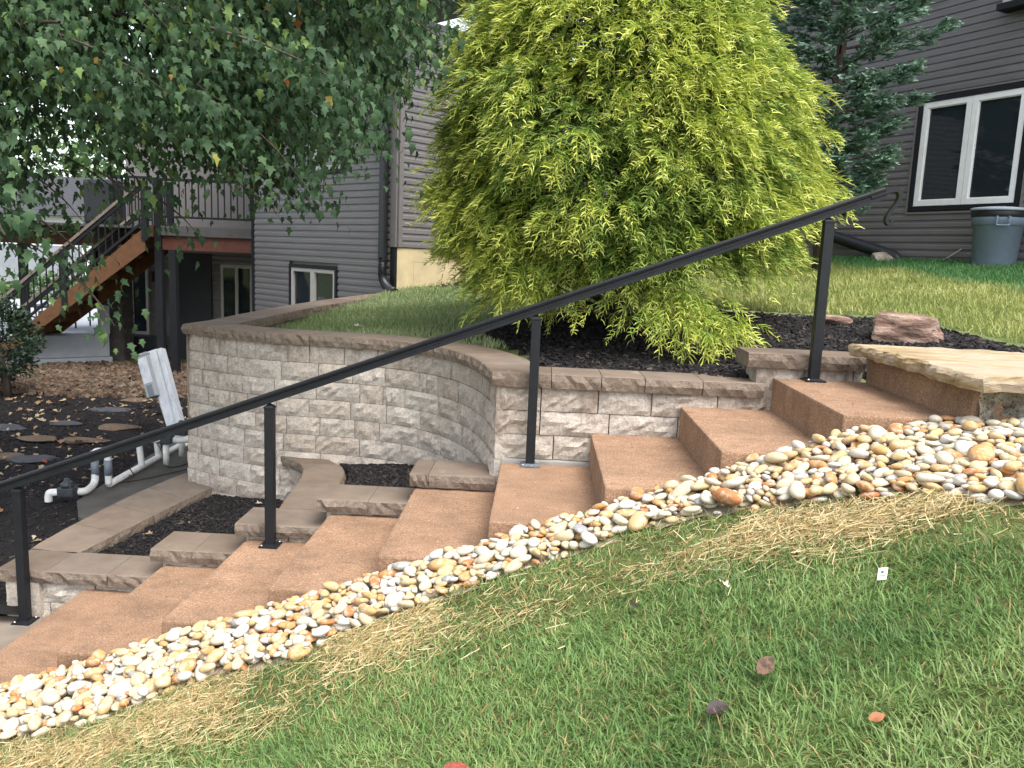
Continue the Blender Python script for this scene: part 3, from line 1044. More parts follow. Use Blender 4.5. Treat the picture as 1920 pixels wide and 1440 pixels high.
# ------------------------------------------------------------------ handrail
hr = thing('handrail', (-0.6, 1.05, -0.9), 'dark grey metal handrail on four square posts climbing beside the steps', 'handrail')
HY = 1.05
RS = 0.3806
rz = lambda x: 0.912 + RS * (x - 0.17)
prof = [(a_ * 1.12, b_ * 1.18) for a_, b_ in [(-0.022, -0.026), (0.022, -0.026), (0.022, -0.012), (0.016, -0.008), (0.016, 0.004), (0.024, 0.008), (0.026, 0.018), (0.018, 0.026), (-0.018, 0.026), (-0.026, 0.018), (-0.024, 0.008), (-0.016, 0.004), (-0.016, -0.008), (-0.022, -0.012)]]
g = G()
g.sweep(prof, (-3.9, HY, rz(-3.9)), (2.03, HY, rz(2.03)))
g.put('rail', 'rail_metal', hr)
# scroll end: a flat bar that curls down
g = G()
e = Vector((2.03, HY, rz(2.03)))
pts = [e + Vector((-0.08, 0, -0.018)), e + Vector((0.0, 0, 0.010)), e + Vector((0.035, 0, 0.020)), e + Vector((0.065, 0, 0.02)), e + Vector((0.082, 0, -0.005)), e + Vector((0.078, 0, -0.035)), e + Vector((0.058, 0, -0.07)), e + Vector((0.035, 0, -0.105)), e + Vector((0.022, 0, -0.135)), e + Vector((0.024, 0, -0.158)), e + Vector((0.042, 0, -0.168)), e + Vector((0.056, 0, -0.155)), e + Vector((0.052, 0, -0.143))]
sp = smoothpath([tuple(p) for p in pts], 2)
m_s = len(sp)
for q_i, (a, b) in enumerate(zip(sp[:-1], sp[1:])):
    ext = (b - a) * 0.15
    f_ = q_i / (m_s - 1)
    horiz = abs(b[2] - a[2]) < abs(b[0] - a[0]) * 2
    g.bar(a - ext, b + ext, 0.05 - 0.022 * f_, 0.036 - 0.018 * min(1, f_ * 2.5), up=(0.2, 0, 1) if horiz else (1, 0, 0.2))
g.put('scroll', 'rail_metal', hr)
for x, zb in ((1.745, 3 * RI), (0.168, 0.0), (-1.36, -3 * RI), (-2.885, -1.14)):
    zt = rz(x) - 0.062
    g = G()
    g.box(x - 0.0265, x + 0.0265, HY - 0.0265, HY + 0.0265, zb + 0.008, zt)
    po = g.put('post', 'rail_metal', hr, bevel=0.003)
    g = G()
    b0 = zt
    h = 0.0295
    g.v = [(x - h, HY - h, b0), (x + h, HY - h, b0), (x + h, HY + h, b0), (x - h, HY + h, b0), (x - h, HY - h, b0 + 0.008), (x + h, HY - h, b0 + 0.008), (x + h, HY + h, b0 + 0.008), (x - h, HY + h, b0 + 0.008), (x - 0.006, HY - 0.006, b0 + 0.028), (x + 0.006, HY - 0.006, b0 + 0.028), (x + 0.006, HY + 0.006, b0 + 0.028), (x - 0.006, HY + 0.006, b0 + 0.028)]
    g.f = [(0, 3, 2, 1)] + [(i, (i + 1) % 4, 4 + (i + 1) % 4, 4 + i) for i in range(4)] + [(4 + i, 4 + (i + 1) % 4, 8 + (i + 1) % 4, 8 + i) for i in range(4)] + [(8, 9, 10, 11)]
    g.put('cap', 'rail_metal', po)
    g = G()
    g.tube([(x, HY, zt + 0.02), (x, HY, rz(x) - 0.02)], 0.007, 8)
    g.put('pin', 'rail_metal', po)
    g = G()
    h = 0.056
    t_ = 0.033
    z0 = zb + 0.0015
    g.v = [(x - h, HY - h, z0), (x + h, HY - h, z0), (x + h, HY + h, z0), (x - h, HY + h, z0), (x - h, HY - h, z0 + 0.007), (x + h, HY - h, z0 + 0.007), (x + h, HY + h, z0 + 0.007), (x - h, HY + h, z0 + 0.007), (x - t_, HY - t_, z0 + 0.016), (x + t_, HY - t_, z0 + 0.016), (x + t_, HY + t_, z0 + 0.016), (x - t_, HY + t_, z0 + 0.016)]
    g.f = [(0, 3, 2, 1)] + [(i, (i + 1) % 4, 4 + (i + 1) % 4, 4 + i) for i in range(4)] + [(4 + i, 4 + (i + 1) % 4, 8 + (i + 1) % 4, 8 + i) for i in range(4)] + [(8, 9, 10, 11)]
    pl = g.put('base_plate', 'plate_worn' if abs(x - 0.168) < 0.01 else 'rail_metal', hr)
    for sx in (-1, 1):
        g = G()
        g.lathe((x + sx * 0.041, HY - 0.041 * (1 if sx < 0 else -1), z0 + 0.008), [(0.0075, 0), (0.0075, 0.004), (0.004, 0.0075)], 10)
        g.put('bolt', 'steel', pl)

# ------------------------------------------------------------------ scatter helpers
def sample_poly(poly, n):
    P = np.array(poly)
    lo, hi = P.min(0), P.max(0)
    out_ = np.zeros((0, 2))
    while len(out_) < n:
        q = rng.uniform(lo, hi, (max(1000, n * 2), 2))
        q = q[in_poly(q[:, 0], q[:, 1], poly)]
        out_ = np.concatenate([out_, q])
    return out_[:n]


def vnoise(x, y, s, seed=0):
    """cheap smooth 2-D value noise in 0..1"""
    r = np.random.default_rng(seed)
    tab = r.random((64, 64))
    X, Y = np.asarray(x) * s, np.asarray(y) * s
    xi, yi = np.floor(X).astype(int), np.floor(Y).astype(int)
    fx, fy = X - xi, Y - yi
    fx, fy = fx * fx * (3 - 2 * fx), fy * fy * (3 - 2 * fy)
    t = lambda a, b: tab[a % 64, b % 64]
    return (t(xi, yi) * (1 - fx) + t(xi + 1, yi) * fx) * (1 - fy) + (t(xi, yi + 1) * (1 - fx) + t(xi + 1, yi + 1) * fx) * fy


def rotmats(yaw, pitch, roll):
    cy, sy, cp, sp_, cr, sr = np.cos(yaw), np.sin(yaw), np.cos(pitch), np.sin(pitch), np.cos(roll), np.sin(roll)
    M = np.empty((len(yaw), 3, 3))
    M[:, 0, 0] = cy * cp
    M[:, 0, 1] = cy * sp_ * sr - sy * cr
    M[:, 0, 2] = cy * sp_ * cr + sy * sr
    M[:, 1, 0] = sy * cp
    M[:, 1, 1] = sy * sp_ * sr + cy * cr
    M[:, 1, 2] = sy * sp_ * cr - cy * sr
    M[:, 2, 0] = -sp_
    M[:, 2, 1] = cp * sr
    M[:, 2, 2] = cp * cr
    return M


def scatter(name, TV, TF, P, M, scale, mat, parent=None, attrs=None, tattrs=None, smooth=False):
    """TV (k,3) template verts, TF list of face arrays; copies at P with matrices M and scale (n,3)"""
    n, k = len(P), len(TV)
    V = np.einsum('nij,nkj->nki', M, TV[None] * scale[:, None, :]) + P[:, None, :]
    Fs = [(f[None] + (np.arange(n) * k)[:, None, None]).reshape(-1, f.shape[1]) for f in TF]
    at = {a: np.repeat(v, k) for a, v in (attrs or {}).items()}
    for a, v in (tattrs or {}).items():
        at[a] = np.tile(v, n)
    return npmesh(name, V.reshape(-1, 3), Fs, mat, parent, at, smooth=smooth)


# ------------------------------------------------------------------ pebble strip
OUT = [(-3.1, -0.62), (-2.4, -0.60), (-1.88, -0.565), (-1.45, -0.60), (-1.17, -0.52), (-0.89, -0.53), (-0.68, -0.55), (-0.6, -0.45), (-0.30, -0.44), (-0.14, -0.37), (0.15, -0.355), (0.44, -0.345), (0.59, -0.29), (0.80, -0.335), (1.07, -0.425), (1.33, -0.575), (1.56, -0.69), (1.82, -0.87), (2.4, -0.98), (3.2, -1.0), (4.2, -1.0)]
outx = np.array([p[0] for p in OUT])
outy = np.array([p[1] for p in OUT])
edge_y = lambda x: np.interp(x, outx, outy)
strip = OUT + [(4.2, -0.1), (2.05, -0.1), (2.05, -0.005), (-2.56, -0.005), (-3.1, -0.005)]
ps = grid_sheet('pebble_strip', -3.1, 4.2, -1.02, 0.0, 0.05, lambda x, y: zl(x, y) + 0.006, 'gravel_base', lambda x, y: y > edge_y(x) - 0.02, 0.002)

import bmesh as _bm
bm = _bm.new()
_bm.ops.create_icosphere(bm, subdivisions=2, radius=1.0)
ICO_V = np.array([v.co[:] for v in bm.verts])
ICO_F = np.array([[v.index for v in f.verts] for f in bm.faces])
bm.free()


def pebble_mesh(seed, a, b, c):
    r = np.random.default_rng(seed)
    d = ICO_V.copy()
    k = np.ones(len(d))
    for _ in range(4):
        ax = r.normal(size=3)
        ax /= np.linalg.norm(ax)
        k += r.uniform(-0.22, 0.22) * np.cos((d @ ax) * r.uniform(1.5, 3.0) + r.uniform(0, 6))
    # soft flats
    for _ in range(3):
        ax = r.normal(size=3)
        ax /= np.linalg.norm(ax)
        lim = r.uniform(0.72, 0.95)
        q = (d @ ax) * k
        k = np.where(q > lim, k * (lim + (q - lim) * 0.35) / np.maximum(q, 1e-6), k)
    return d * k[:, None] * np.array([a, b, c])


CELL = 0.008
GX0, GY0 = -3.15, -1.1
HX, HYN = int(7.5 / CELL), int(1.12 / CELL)
gx = GX0 + (np.arange(HX) + 0.5) * CELL
gy = GY0 + (np.arange(HYN) + 0.5) * CELL
H = zl(gx[:, None], gy[None, :]) + 0.004
# steps and base act as walls
peb = []
cnt_try = 0
NP = 7000
pts = sample_poly(strip, NP * 5)
sizes = np.sort(np.clip(rng.lognormal(math.log(0.0215), 0.34, NP), 0.011, 0.046))[::-1]
sizes = sizes[np.argsort(rng.random(NP) + np.linspace(0, 0.5, NP))]
pi = 0
for k in range(NP):
    r0 = sizes[k]
    a, b, c = r0 * random.uniform(1.05, 1.5), r0 * random.uniform(0.75, 1.0), r0 * random.uniform(0.42, 0.66)
    yaw = random.uniform(0, math.pi)
    ca, sa = math.cos(yaw), math.sin(yaw)
    best = None
    for j in range(5):
        x, y = pts[(pi + j) % len(pts)]
        if y > -0.01 - b and x < 2.06:
            y = -0.012 - b
        if y > -0.11 - b and x >= 2.06:
            y = -0.115 - b
        ext = a
        i0, i1 = int((x - ext - GX0) / CELL), int((x + ext - GX0) / CELL) + 1
        j0, j1 = int((y - ext - GY0) / CELL), int((y + ext - GY0) / CELL) + 1
        if i0 < 0 or j0 < 0 or i1 >= HX or j1 >= HYN:
            continue
        X = gx[i0:i1, None] - x
        Y = gy[None, j0:j1] - y
        q = ((X * ca + Y * sa) / a) ** 2 + ((-X * sa + Y * ca) / b) ** 2
        m = q < 0.8
        if not m.any():
            continue
        up_ = np.sqrt(np.maximum(0, 1 - q)) * c
        z = np.max(np.where(m, H[i0:i1, j0:j1] + up_ * 0.62, -9))
        over = z - float(zl(x, y))
        if best is None or over < best[0]:
            best = (over, x, y, z, i0, i1, j0, j1, m, up_)
    pi += 5
    if best is None:
        continue
    over, x, y, z, i0, i1, j0, j1, m, up_ = best
    lim = 0.042 if x < 1.9 else 0.055
    if over - c > lim:
        continue
    sub = H[i0:i1, j0:j1]
    H[i0:i1, j0:j1] = np.where(m, np.maximum(sub, z + up_ * 0.85), sub)
    sx = 0.371 if x < 1.6 else 0.13
    peb.append((x, y, z, a, b, c, yaw, random.gauss(0, 0.13) , random.gauss(0, 0.13) - math.atan(sx) * 0.8))
# buried stones are never seen
vis_ = []
for q in peb:
    i, j = int((q[0] - GX0) / CELL), int((q[1] - GY0) / CELL)
    w_ = max(1, int(q[4] / CELL * 0.9))
    if q[2] + q[5] > H[max(0, i - w_):i + w_ + 1, max(0, j - w_):j + w_ + 1].min() - 0.004:
        vis_.append(q)
peb = vis_
CAMP = np.array([0.19, -3.6, 1.2])
# the 300 that show largest in the picture: on top, big, close
score = []
for (x, y, z, a, b, c, yaw, p_, r_) in peb:
    i, j = int((x - GX0) / CELL), int((y - GY0) / CELL)
    vis = 1.0 if z + c > H[max(0, i - 1):i + 2, max(0, j - 1):j + 2].max() - 0.012 else 0.15
    infr = 1.0 if -2.35 < x < 2.25 else 0.05
    score.append(vis * infr * a * b / ((x - CAMP[0]) ** 2 + (y - CAMP[1]) ** 2 + (z - CAMP[2]) ** 2))
order = np.argsort(score)[::-1]
bigset = set(order[:300].tolist())
PV, PF, PA = [], [], []
for k, (x, y, z, a, b, c, yaw, p_, r_) in enumerate(peb):
    V = pebble_mesh(k, a, b, c)
    M_ = rotmats(np.array([yaw]), np.array([r_ * math.cos(yaw) + p_ * math.sin(yaw)]), np.array([p_ * math.cos(yaw) - r_ * math.sin(yaw)]))[0]
    V = V @ M_.T
    col = rng.random()
    col = col * 0.97 if rng.random() > 0.02 else 1.0
    if k in bigset:
        o = npmesh('stone', V, ICO_F, 'pebble', ps, {'rnd': np.full(len(V), col)}, smooth=True)
        o.location = (x, y, z)
    else:
        PV.append(V + np.array([x, y, z]))
        PF.append(ICO_F + len(PF) * len(ICO_V))
        PA.append(np.full(len(V), col))
o = npmesh('small_stones', np.concatenate(PV), np.concatenate(PF), 'pebble', ps, {'rnd': np.concatenate(PA)}, smooth=True)
setp(o, kind='stuff')

# ------------------------------------------------------------------ mulch chips
CHIP_V = np.array([(-0.5, -0.35, 0), (0.5, -0.22, 0), (0.42, 0.3, 0), (-0.46, 0.42, 0), (-0.4, -0.25, 1), (0.36, -0.2, 1), (0.4, 0.2, 1), (-0.38, 0.3, 1)], float)
CHIP_F = [np.array([(4, 5, 6, 7), (0, 1, 5, 4), (1, 2, 6, 5), (2, 3, 7, 6), (3, 0, 4, 7)])]


def chips(name, P2d, zf, lo, hi, mat='chip', thick=0.2, lift=0.004, aspect=0.28, tilt=0.35):
    n = len(P2d)
    L_ = rng.uniform(lo, hi, n)
    P = np.column_stack([P2d, zf(P2d[:, 0], P2d[:, 1]) + lift * rng.random(n) * 3])
    M_ = rotmats(rng.uniform(0, 6.283, n), rng.normal(0, tilt, n), rng.normal(0, tilt, n))
    sc_ = np.column_stack([L_, L_ * rng.uniform(aspect * 0.6, aspect * 1.5, n), L_ * thick * rng.uniform(0.5, 1.2, n)])
    o = scatter(name, CHIP_V, CHIP_F, P, M_, sc_, mat, None, {'rnd': rng.random(n)})
    return setp(o, kind='stuff')


chips('mulch_chips', sample_poly(MB, 15000), mulch_z, 0.022, 0.06)
chips('mulch_chips', sample_poly(SB, 900), mulch_z, 0.03, 0.07)
P1c = [(-2.72, 1.49), (-1.6, 1.49), (-1.5, 1.9), (-1.53, 2.1), (-1.6, 2.45), (-1.7, 2.62), (-1.9, 2.72), (-2.25, 2.83), (-2.45, 2.95), (-2.57, 2.5), (-2.66, 1.95)]
P2c = [(-1.07, 1.49), (-0.05, 1.49), (-0.3, 1.9), (-0.55, 2.25), (-0.9, 2.55), (-1.35, 2.68), (-1.22, 2.5), (-1.17, 2.3), (-1.15, 2.05)]
chips('mulch_chips', sample_poly(P1c, 5000), pz1, 0.012, 0.04)
chips('mulch_chips', sample_poly(P2c, 3500), pz2, 0.012, 0.04)
q = np.column_stack([rng.uniform(-8.5, -2.95, 19000), 1.0 + 7.6 * rng.random(19000) ** 1.25])
q = q[(q[:, 0] > -3.7 - (q[:, 1] + 3.6) * 0.45) & ~((q[:, 0] > -3.12) & (q[:, 1] < 3.6)) & ~((q[:, 0] > -5.3) & (q[:, 1] < 1.15))]
chips('mulch_chips', q, yard, 0.02, 0.05)
q = np.column_stack([rng.uniform(-9.5, -5.0, 6500), rng.uniform(7.9, 11.5, 6500)])
gz = lambda x, y: yard(x, y) + np.where(y > 8.5, 0.02, 0.02 - (8.5 - y) * 0.06)
chips('gravel_stones', q, gz, 0.04, 0.10, 'gravel', 0.45, 0.01, 0.8)

# ------------------------------------------------------------------ grass
def blades(name, P, L_, W_, az, lean, curve, col, mat='grass', kind='stuff', dn=None):
    n = len(P)
    ts = np.array([0.0, 0.55, 1.0])
    wd = np.array([1.0, 0.85, 0.0])
    d = np.column_stack([np.cos(az), np.sin(az), np.zeros(n)])
    s_ = np.column_stack([-np.sin(az), np.cos(az), np.zeros(n)])
    tw_ = rng.normal(0, 0.6, n)
    pos = P.copy()
    V = np.zeros((n, 5, 3))
    prevt = 0.0
    for i, t in enumerate(ts):
        if i:
            th = lean + curve * (t + prevt) / 2
            step = (L_ * (t - prevt))[:, None]
            pos = pos + step * (d * np.sin(th)[:, None] + np.array([0, 0, 1.0]) * np.cos(th)[:, None])
        prevt = t
        side = s_ * np.cos(tw_)[:, None] + d * np.sin(tw_)[:, None]
        off = side * (W_ * wd[i] * 0.5)[:, None]
        if i < 2:
            V[:, 2 * i] = pos - off
            V[:, 2 * i + 1] = pos + off
        else:
            V[:, 4] = pos
    b = (np.arange(n) * 5)[:, None]
    Q = b + np.array([[0, 1, 3, 2]])
    T_ = b + np.array([[2, 3, 4]])
    C_ = np.concatenate([np.repeat(col, 5, axis=0), np.ones((n * 5, 1))], 1)
    o = npmesh(name, V.reshape(-1, 3), [Q, T_], mat, None, cols={'col': C_})
    return setp(o, kind=kind)


def pal(n, stops, f):
    pos = np.array([s_[0] for s_ in stops])
    c = np.array([s_[1] for s_ in stops])
    return np.column_stack([np.interp(f, pos, c[:, i]) for i in range(3)])


NG = 300000
x = rng.uniform(-3.3, 3.6, NG)
y = -0.2 - 2.6 * rng.random(NG) ** 0.9
dist_edge = edge_y(x) - y
cov = vnoise(x, y, 2.2, 1) * 0.6 + vnoise(x, y, 6, 2) * 0.4
strawband = np.clip(1.2 - np.abs(dist_edge - 0.24) / (0.16 + 0.3 * vnoise(x, y, 1.6, 3)), 0, 1)
keep = (dist_edge > 0.0) & (rng.random(NG) > strawband * 0.55) & (rng.random(NG) < 0.6 + cov * 0.9)
x, y, cov, sbk, de = x[keep], y[keep], cov[keep], strawband[keep], dist_edge[keep]
n = len(x)
f = np.clip(0.5 * vnoise(x, y, 3.5, 5) + 0.25 * vnoise(x, y, 11, 6) + 0.45 * rng.random(n) - 0.08, 0, 1)
col = pal(n, [(0, (0.055, 0.125, 0.035)), (0.4, (0.125, 0.225, 0.062)), (0.7, (0.21, 0.31, 0.095)), (0.9, (0.32, 0.41, 0.15)), (1.0, (0.46, 0.46, 0.25))], f)
dry = (rng.random(n) < 0.03 + 0.16 * np.clip(vnoise(x, y, 2.8, 41) - 0.35, 0, 1) + 0.28 * sbk)
col[dry] = np.array([0.36, 0.27, 0.11]) * rng.uniform(0.6, 1.25, (dry.sum(), 1))
az = 6.283 * vnoise(x, y, 2.6, 8) * 1.6 + rng.normal(0, 1.7, n)
blades('lawn_grass', np.column_stack([x, y, zl(x, y)]), rng.uniform(0.024, 0.068, n) * (0.75 + 0.5 * cov), rng.uniform(0.0025, 0.005, n), az, np.abs(rng.normal(0.75, 0.36, n)), rng.uniform(0.2, 1.2, n), col)

# straw left from seeding, thickest along the pebbles
NS = 90000
x = rng.uniform(-3.0, 3.0, NS)
de = np.abs(rng.normal(0.20, 0.17, NS))
y = edge_y(x) - de + 0.005
patch = vnoise(x, y, 2.6, 11)
p_ = np.clip(1.3 - de / (0.42 + 0.32 * vnoise(x, y, 1.2, 12)), 0.03, 1) * np.clip(0.35 + de * 5, 0, 1) * np.clip((patch - 0.32) * 3.4, 0.04, 1)
k_ = rng.random(NS) < p_ * 0.72
x, y = x[k_], y[k_]
n = len(x)
L_ = 0.022 + 0.075 * rng.random(n) ** 1.6
M_ = rotmats(rng.normal(0.35, 0.95, n), rng.normal(-0.30, 0.14, n), rng.uniform(0, 6.28, n))
TV = np.array([(-0.5, -0.5, 0), (0.0, -0.5, 0.02), (0.5, -0.4, 0), (0.5, 0.4, 0), (0.0, 0.5, 0.02), (-0.5, 0.5, 0)], float)
TF = [np.array([(0, 1, 4, 5), (1, 2, 3, 4)])]
o = scatter('straw', TV, TF, np.column_stack([x, y, zl(x, y) + rng.uniform(0.004, 0.030, n)]), M_, np.column_stack([L_, rng.uniform(0.0016, 0.0034, n), L_]), 'straw', None, {'rnd': rng.random(n)})
setp(o, kind='stuff')

# upper lawns
def upper(name, poly, n, lo, hi, wlo, whi, palf, seed):
    q = sample_poly(poly, n)
    q = q[in_poly(q[:, 0], q[:, 1], UP) & ~in_poly(q[:, 0], q[:, 1], MB) & ~in_poly(q[:, 0], q[:, 1], SB) & ~in_poly(q[:, 0], q[:, 1], CB)]
    x, y = q[:, 0], q[:, 1]
    m = len(x)
    col = palf(x, y, m)
    blades(name, np.column_stack([x, y, zu(x, y)]), rng.uniform(lo, hi, m), rng.uniform(wlo, whi, m), rng.uniform(0, 6.283, m), np.abs(rng.normal(0.35, 0.3, m)), rng.uniform(0.1, 0.9, m), col)


def pal_left(x, y, m):
    f = np.clip(0.55 * vnoise(x, y, 1.7, 21) + 0.5 * rng.random(m) - 0.05, 0, 1)
    return pal(m, [(0, (0.13, 0.20, 0.075)), (0.5, (0.26, 0.33, 0.14)), (0.85, (0.40, 0.45, 0.23)), (1, (0.52, 0.52, 0.32))], f)


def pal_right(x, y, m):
    # yellow-green grass in front, deep green towards the house on the right
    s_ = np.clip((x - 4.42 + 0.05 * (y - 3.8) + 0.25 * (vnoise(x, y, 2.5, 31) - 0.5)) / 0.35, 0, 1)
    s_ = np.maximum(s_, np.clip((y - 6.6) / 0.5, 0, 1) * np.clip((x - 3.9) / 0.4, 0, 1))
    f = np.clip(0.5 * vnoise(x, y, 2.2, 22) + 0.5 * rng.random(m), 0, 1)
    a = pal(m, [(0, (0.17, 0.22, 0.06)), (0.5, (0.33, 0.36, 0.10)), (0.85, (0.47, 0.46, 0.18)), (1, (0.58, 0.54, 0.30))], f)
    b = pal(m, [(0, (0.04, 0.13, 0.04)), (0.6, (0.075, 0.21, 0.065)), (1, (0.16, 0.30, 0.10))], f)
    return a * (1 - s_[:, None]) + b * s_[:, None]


upper('upper_lawn_grass', [(-2.6, 3.2), (-0.5, 2.4), (-0.05, 2.6), (-0.1, 4.4), (1.5, 5.0), (1.5, 9.0), (-0.5, 9.0), (-2.2, 7.4)], 42000, 0.035, 0.075, 0.004, 0.008, pal_left, 1)
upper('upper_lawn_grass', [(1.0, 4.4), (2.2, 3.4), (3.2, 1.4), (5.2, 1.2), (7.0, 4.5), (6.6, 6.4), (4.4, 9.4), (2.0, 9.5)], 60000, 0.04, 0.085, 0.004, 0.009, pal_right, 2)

# ------------------------------------------------------------------ trees
def ribbon(pts, w0, w1, twist):
    """thin tapered strip along pts -> verts, quads, tri"""
    V, Q, T_ = [], [], []
    m = len(pts)
    for i, p in enumerate(pts):
        p = np.array(p)
        a = np.array(pts[min(i + 1, m - 1)]) - np.array(pts[max(i - 1, 0)])
        a /= np.linalg.norm(a) + 1e-9
        s_ = np.cross(a, (0, 0, 1.0))
        s_ /= np.linalg.norm(s_) + 1e-9
        u_ = np.cross(s_, a)
        s_ = s_ * math.cos(twist) + u_ * math.sin(twist)
        w_ = w0 + (w1 - w0) * i / (m - 1)
        if i < m - 1:
            V += [p - s_ * w_ / 2, p + s_ * w_ / 2]
        else:
            V.append(p)
    for i in range(m - 2):
        Q.append((2 * i, 2 * i + 1, 2 * i + 3, 2 * i + 2))
    T_.append((2 * (m - 2), 2 * (m - 2) + 1, 2 * (m - 1)))
    return V, Q, T_


def spray_template(seed, nside, droop, wmain, wside, side_len, spread, updroop=0.0):
    r = random.Random(seed)
    V, Q, T_, tip = [], [], [], []

    def add(pts, w0, w1, t0, t1):
        v, q, t = ribbon(pts, w0, w1, r.uniform(-1.2, 1.2))
        b = len(V)
        V.extend(v)
        Q.extend([tuple(b + i for i in k) for k in q])
        T_.extend([tuple(b + i for i in k) for k in t])
        m = len(pts)
        for i in range(m):
            val = t0 + (t1 - t0) * i / (m - 1)
            tip.extend([val, val] if i < m - 1 else [val])

    bend = r.uniform(-0.15, 0.15)
    ax = lambda t: np.array([t * (1 - 0.12 * t), bend * t * t, updroop * t - droop * t ** 2.0])
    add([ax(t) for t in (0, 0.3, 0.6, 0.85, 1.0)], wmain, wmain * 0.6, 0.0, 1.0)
    for k in range(nside):
        t = 0.12 + 0.85 * (k + r.random()) / nside
        p = ax(t)
        sgn = 1 if k % 2 else -1
        an = sgn * r.uniform(0.35, 0.35 + spread)
        ln = side_len * r.uniform(0.6, 1.2) * (1.0 - 0.45 * t)
        d0 = np.array([math.cos(an), math.sin(an), r.uniform(-0.35, 0.25)])
        p1 = p + d0 * ln * 0.55
        p2 = p1 + (d0 * 0.8 + np.array([0.25, 0, -droop * r.uniform(0.2, 1.0)])) * ln * 0.55
        add([p, p1, p2], wside, wside * 0.8, t * 0.75, min(1, t * 0.6 + 0.5))
    return np.array(V), [np.array(Q), np.array(T_)], np.array(tip)


def multi_scatter(name, templates, P, M_, scale, rnd, mat, parent):
    which = rng.integers(0, len(templates), len(P))
    Vs, Qs, Ts, tips, rs = [], [], [], [], []
    base = 0
    for k, (TV, TF, tp) in enumerate(templates):
        s_ = which == k
        n, m = int(s_.sum()), len(TV)
        V = np.einsum('nij,nkj->nki', M_[s_], TV[None] * scale[s_][:, None, None]) + P[s_][:, None, :]
        Vs.append(V.reshape(-1, 3))
        o_ = (np.arange(n) * m)[:, None, None] + base
        Qs.append((TF[0][None] + o_).reshape(-1, TF[0].shape[1]))
        Ts.append((TF[1][None] + o_).reshape(-1, TF[1].shape[1]))
        tips.append(np.tile(tp, n))
        rs.append(np.repeat(rnd[s_], m))
        base += n * m
    o = npmesh(name, np.concatenate(Vs), [np.concatenate(Qs), np.concatenate(Ts)], mat, parent, {'tip': np.concatenate(tips), 'rnd': np.concatenate(rs)})
    return setp(o, kind='stuff')


def dirmat(d, roll):
    """matrices whose local x follows d (n,3), z roughly up"""
    d = d / np.linalg.norm(d, axis=1)[:, None]
    y = np.cross(np.array([0, 0, 1.0]), d)
    y /= np.linalg.norm(y, axis=1)[:, None] + 1e-9
    z = np.cross(d, y)
    c, s_ = np.cos(roll)[:, None], np.sin(roll)[:, None]
    y2, z2 = y * c + z * s_, z * c - y * s_
    return np.stack([d, y2, z2], -1)


# ---- golden threadleaf cypress
CX, CY = 0.87, 3.5
ct = thing('golden_cypress', (CX, CY, 0.64), 'big rounded golden-yellow threadleaf cypress growing from the dark mulch bed', 'tree')
RZ = np.array([(0.62, 0.6), (0.8, 0.95), (1.05, 1.30), (1.4, 1.48), (1.9, 1.57), (2.3, 1.50), (2.8, 1.30), (3.2, 1.12), (3.6, 0.92), (4.2, 0.66), (4.8, 0.3), (5.15, 0.03)])
templ = [spray_template(s_, 16, 0.6, 0.030, 0.030, 0.35, 0.55) for s_ in range(6)]
clP, clD, clR, clI = [], [], [], []
golden = 2.399963
NC = 660
axx = lambda z: CX - 0.20 * max(0.0, z - 2.0) / 1.4
for k in range(NC):
    u = (k + 0.5) / NC
    z = 0.80 + 4.3 * (1 - (1 - u) ** 0.62)
    th = k * golden + random.gauss(0, 0.15)
    co, si = math.cos(th), math.sin(th)
    zmin = 0.93 + 0.44 * max(0, co) + (0.10 if si < -0.75 and co > -0.4 else 0.0)
    if z < zmin or (si > 0.45 and k % 2) or (z > 3.9 and k % 2):
        continue
    r_ = float(np.interp(z, RZ[:, 0], RZ[:, 1]))
    lump = 1.0 + 0.10 * math.sin(3.0 * th + 2.2 * z) * math.cos(2.6 * z + th) + 0.06 * math.sin(7 * th + 5 * z)
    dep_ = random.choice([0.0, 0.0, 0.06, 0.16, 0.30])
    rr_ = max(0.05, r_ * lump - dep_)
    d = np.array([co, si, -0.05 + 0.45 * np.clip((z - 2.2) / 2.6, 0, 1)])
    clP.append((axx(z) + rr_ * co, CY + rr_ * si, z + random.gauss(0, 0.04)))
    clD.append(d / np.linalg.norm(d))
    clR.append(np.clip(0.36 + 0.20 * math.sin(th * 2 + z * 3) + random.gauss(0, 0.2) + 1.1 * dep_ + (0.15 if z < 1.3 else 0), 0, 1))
    clI.append(0)
# a low skirt branch hanging to the mulch in front
for p in ((1.18, 1.98, 0.92), (1.30, 1.86, 0.84), (1.42, 1.92, 0.80), (1.22, 1.80, 0.78), (1.36, 1.76, 0.74), (1.05, 2.05, 0.96), (1.1, 2.25, 1.0), (1.25, 2.2, 0.9)):
    clP.append(p)
    d = np.array([p[0] - CX, p[1] - CY, -0.25])
    clD.append(d / np.linalg.norm(d))
    clR.append(random.uniform(0.15, 0.5))
    clI.append(1)
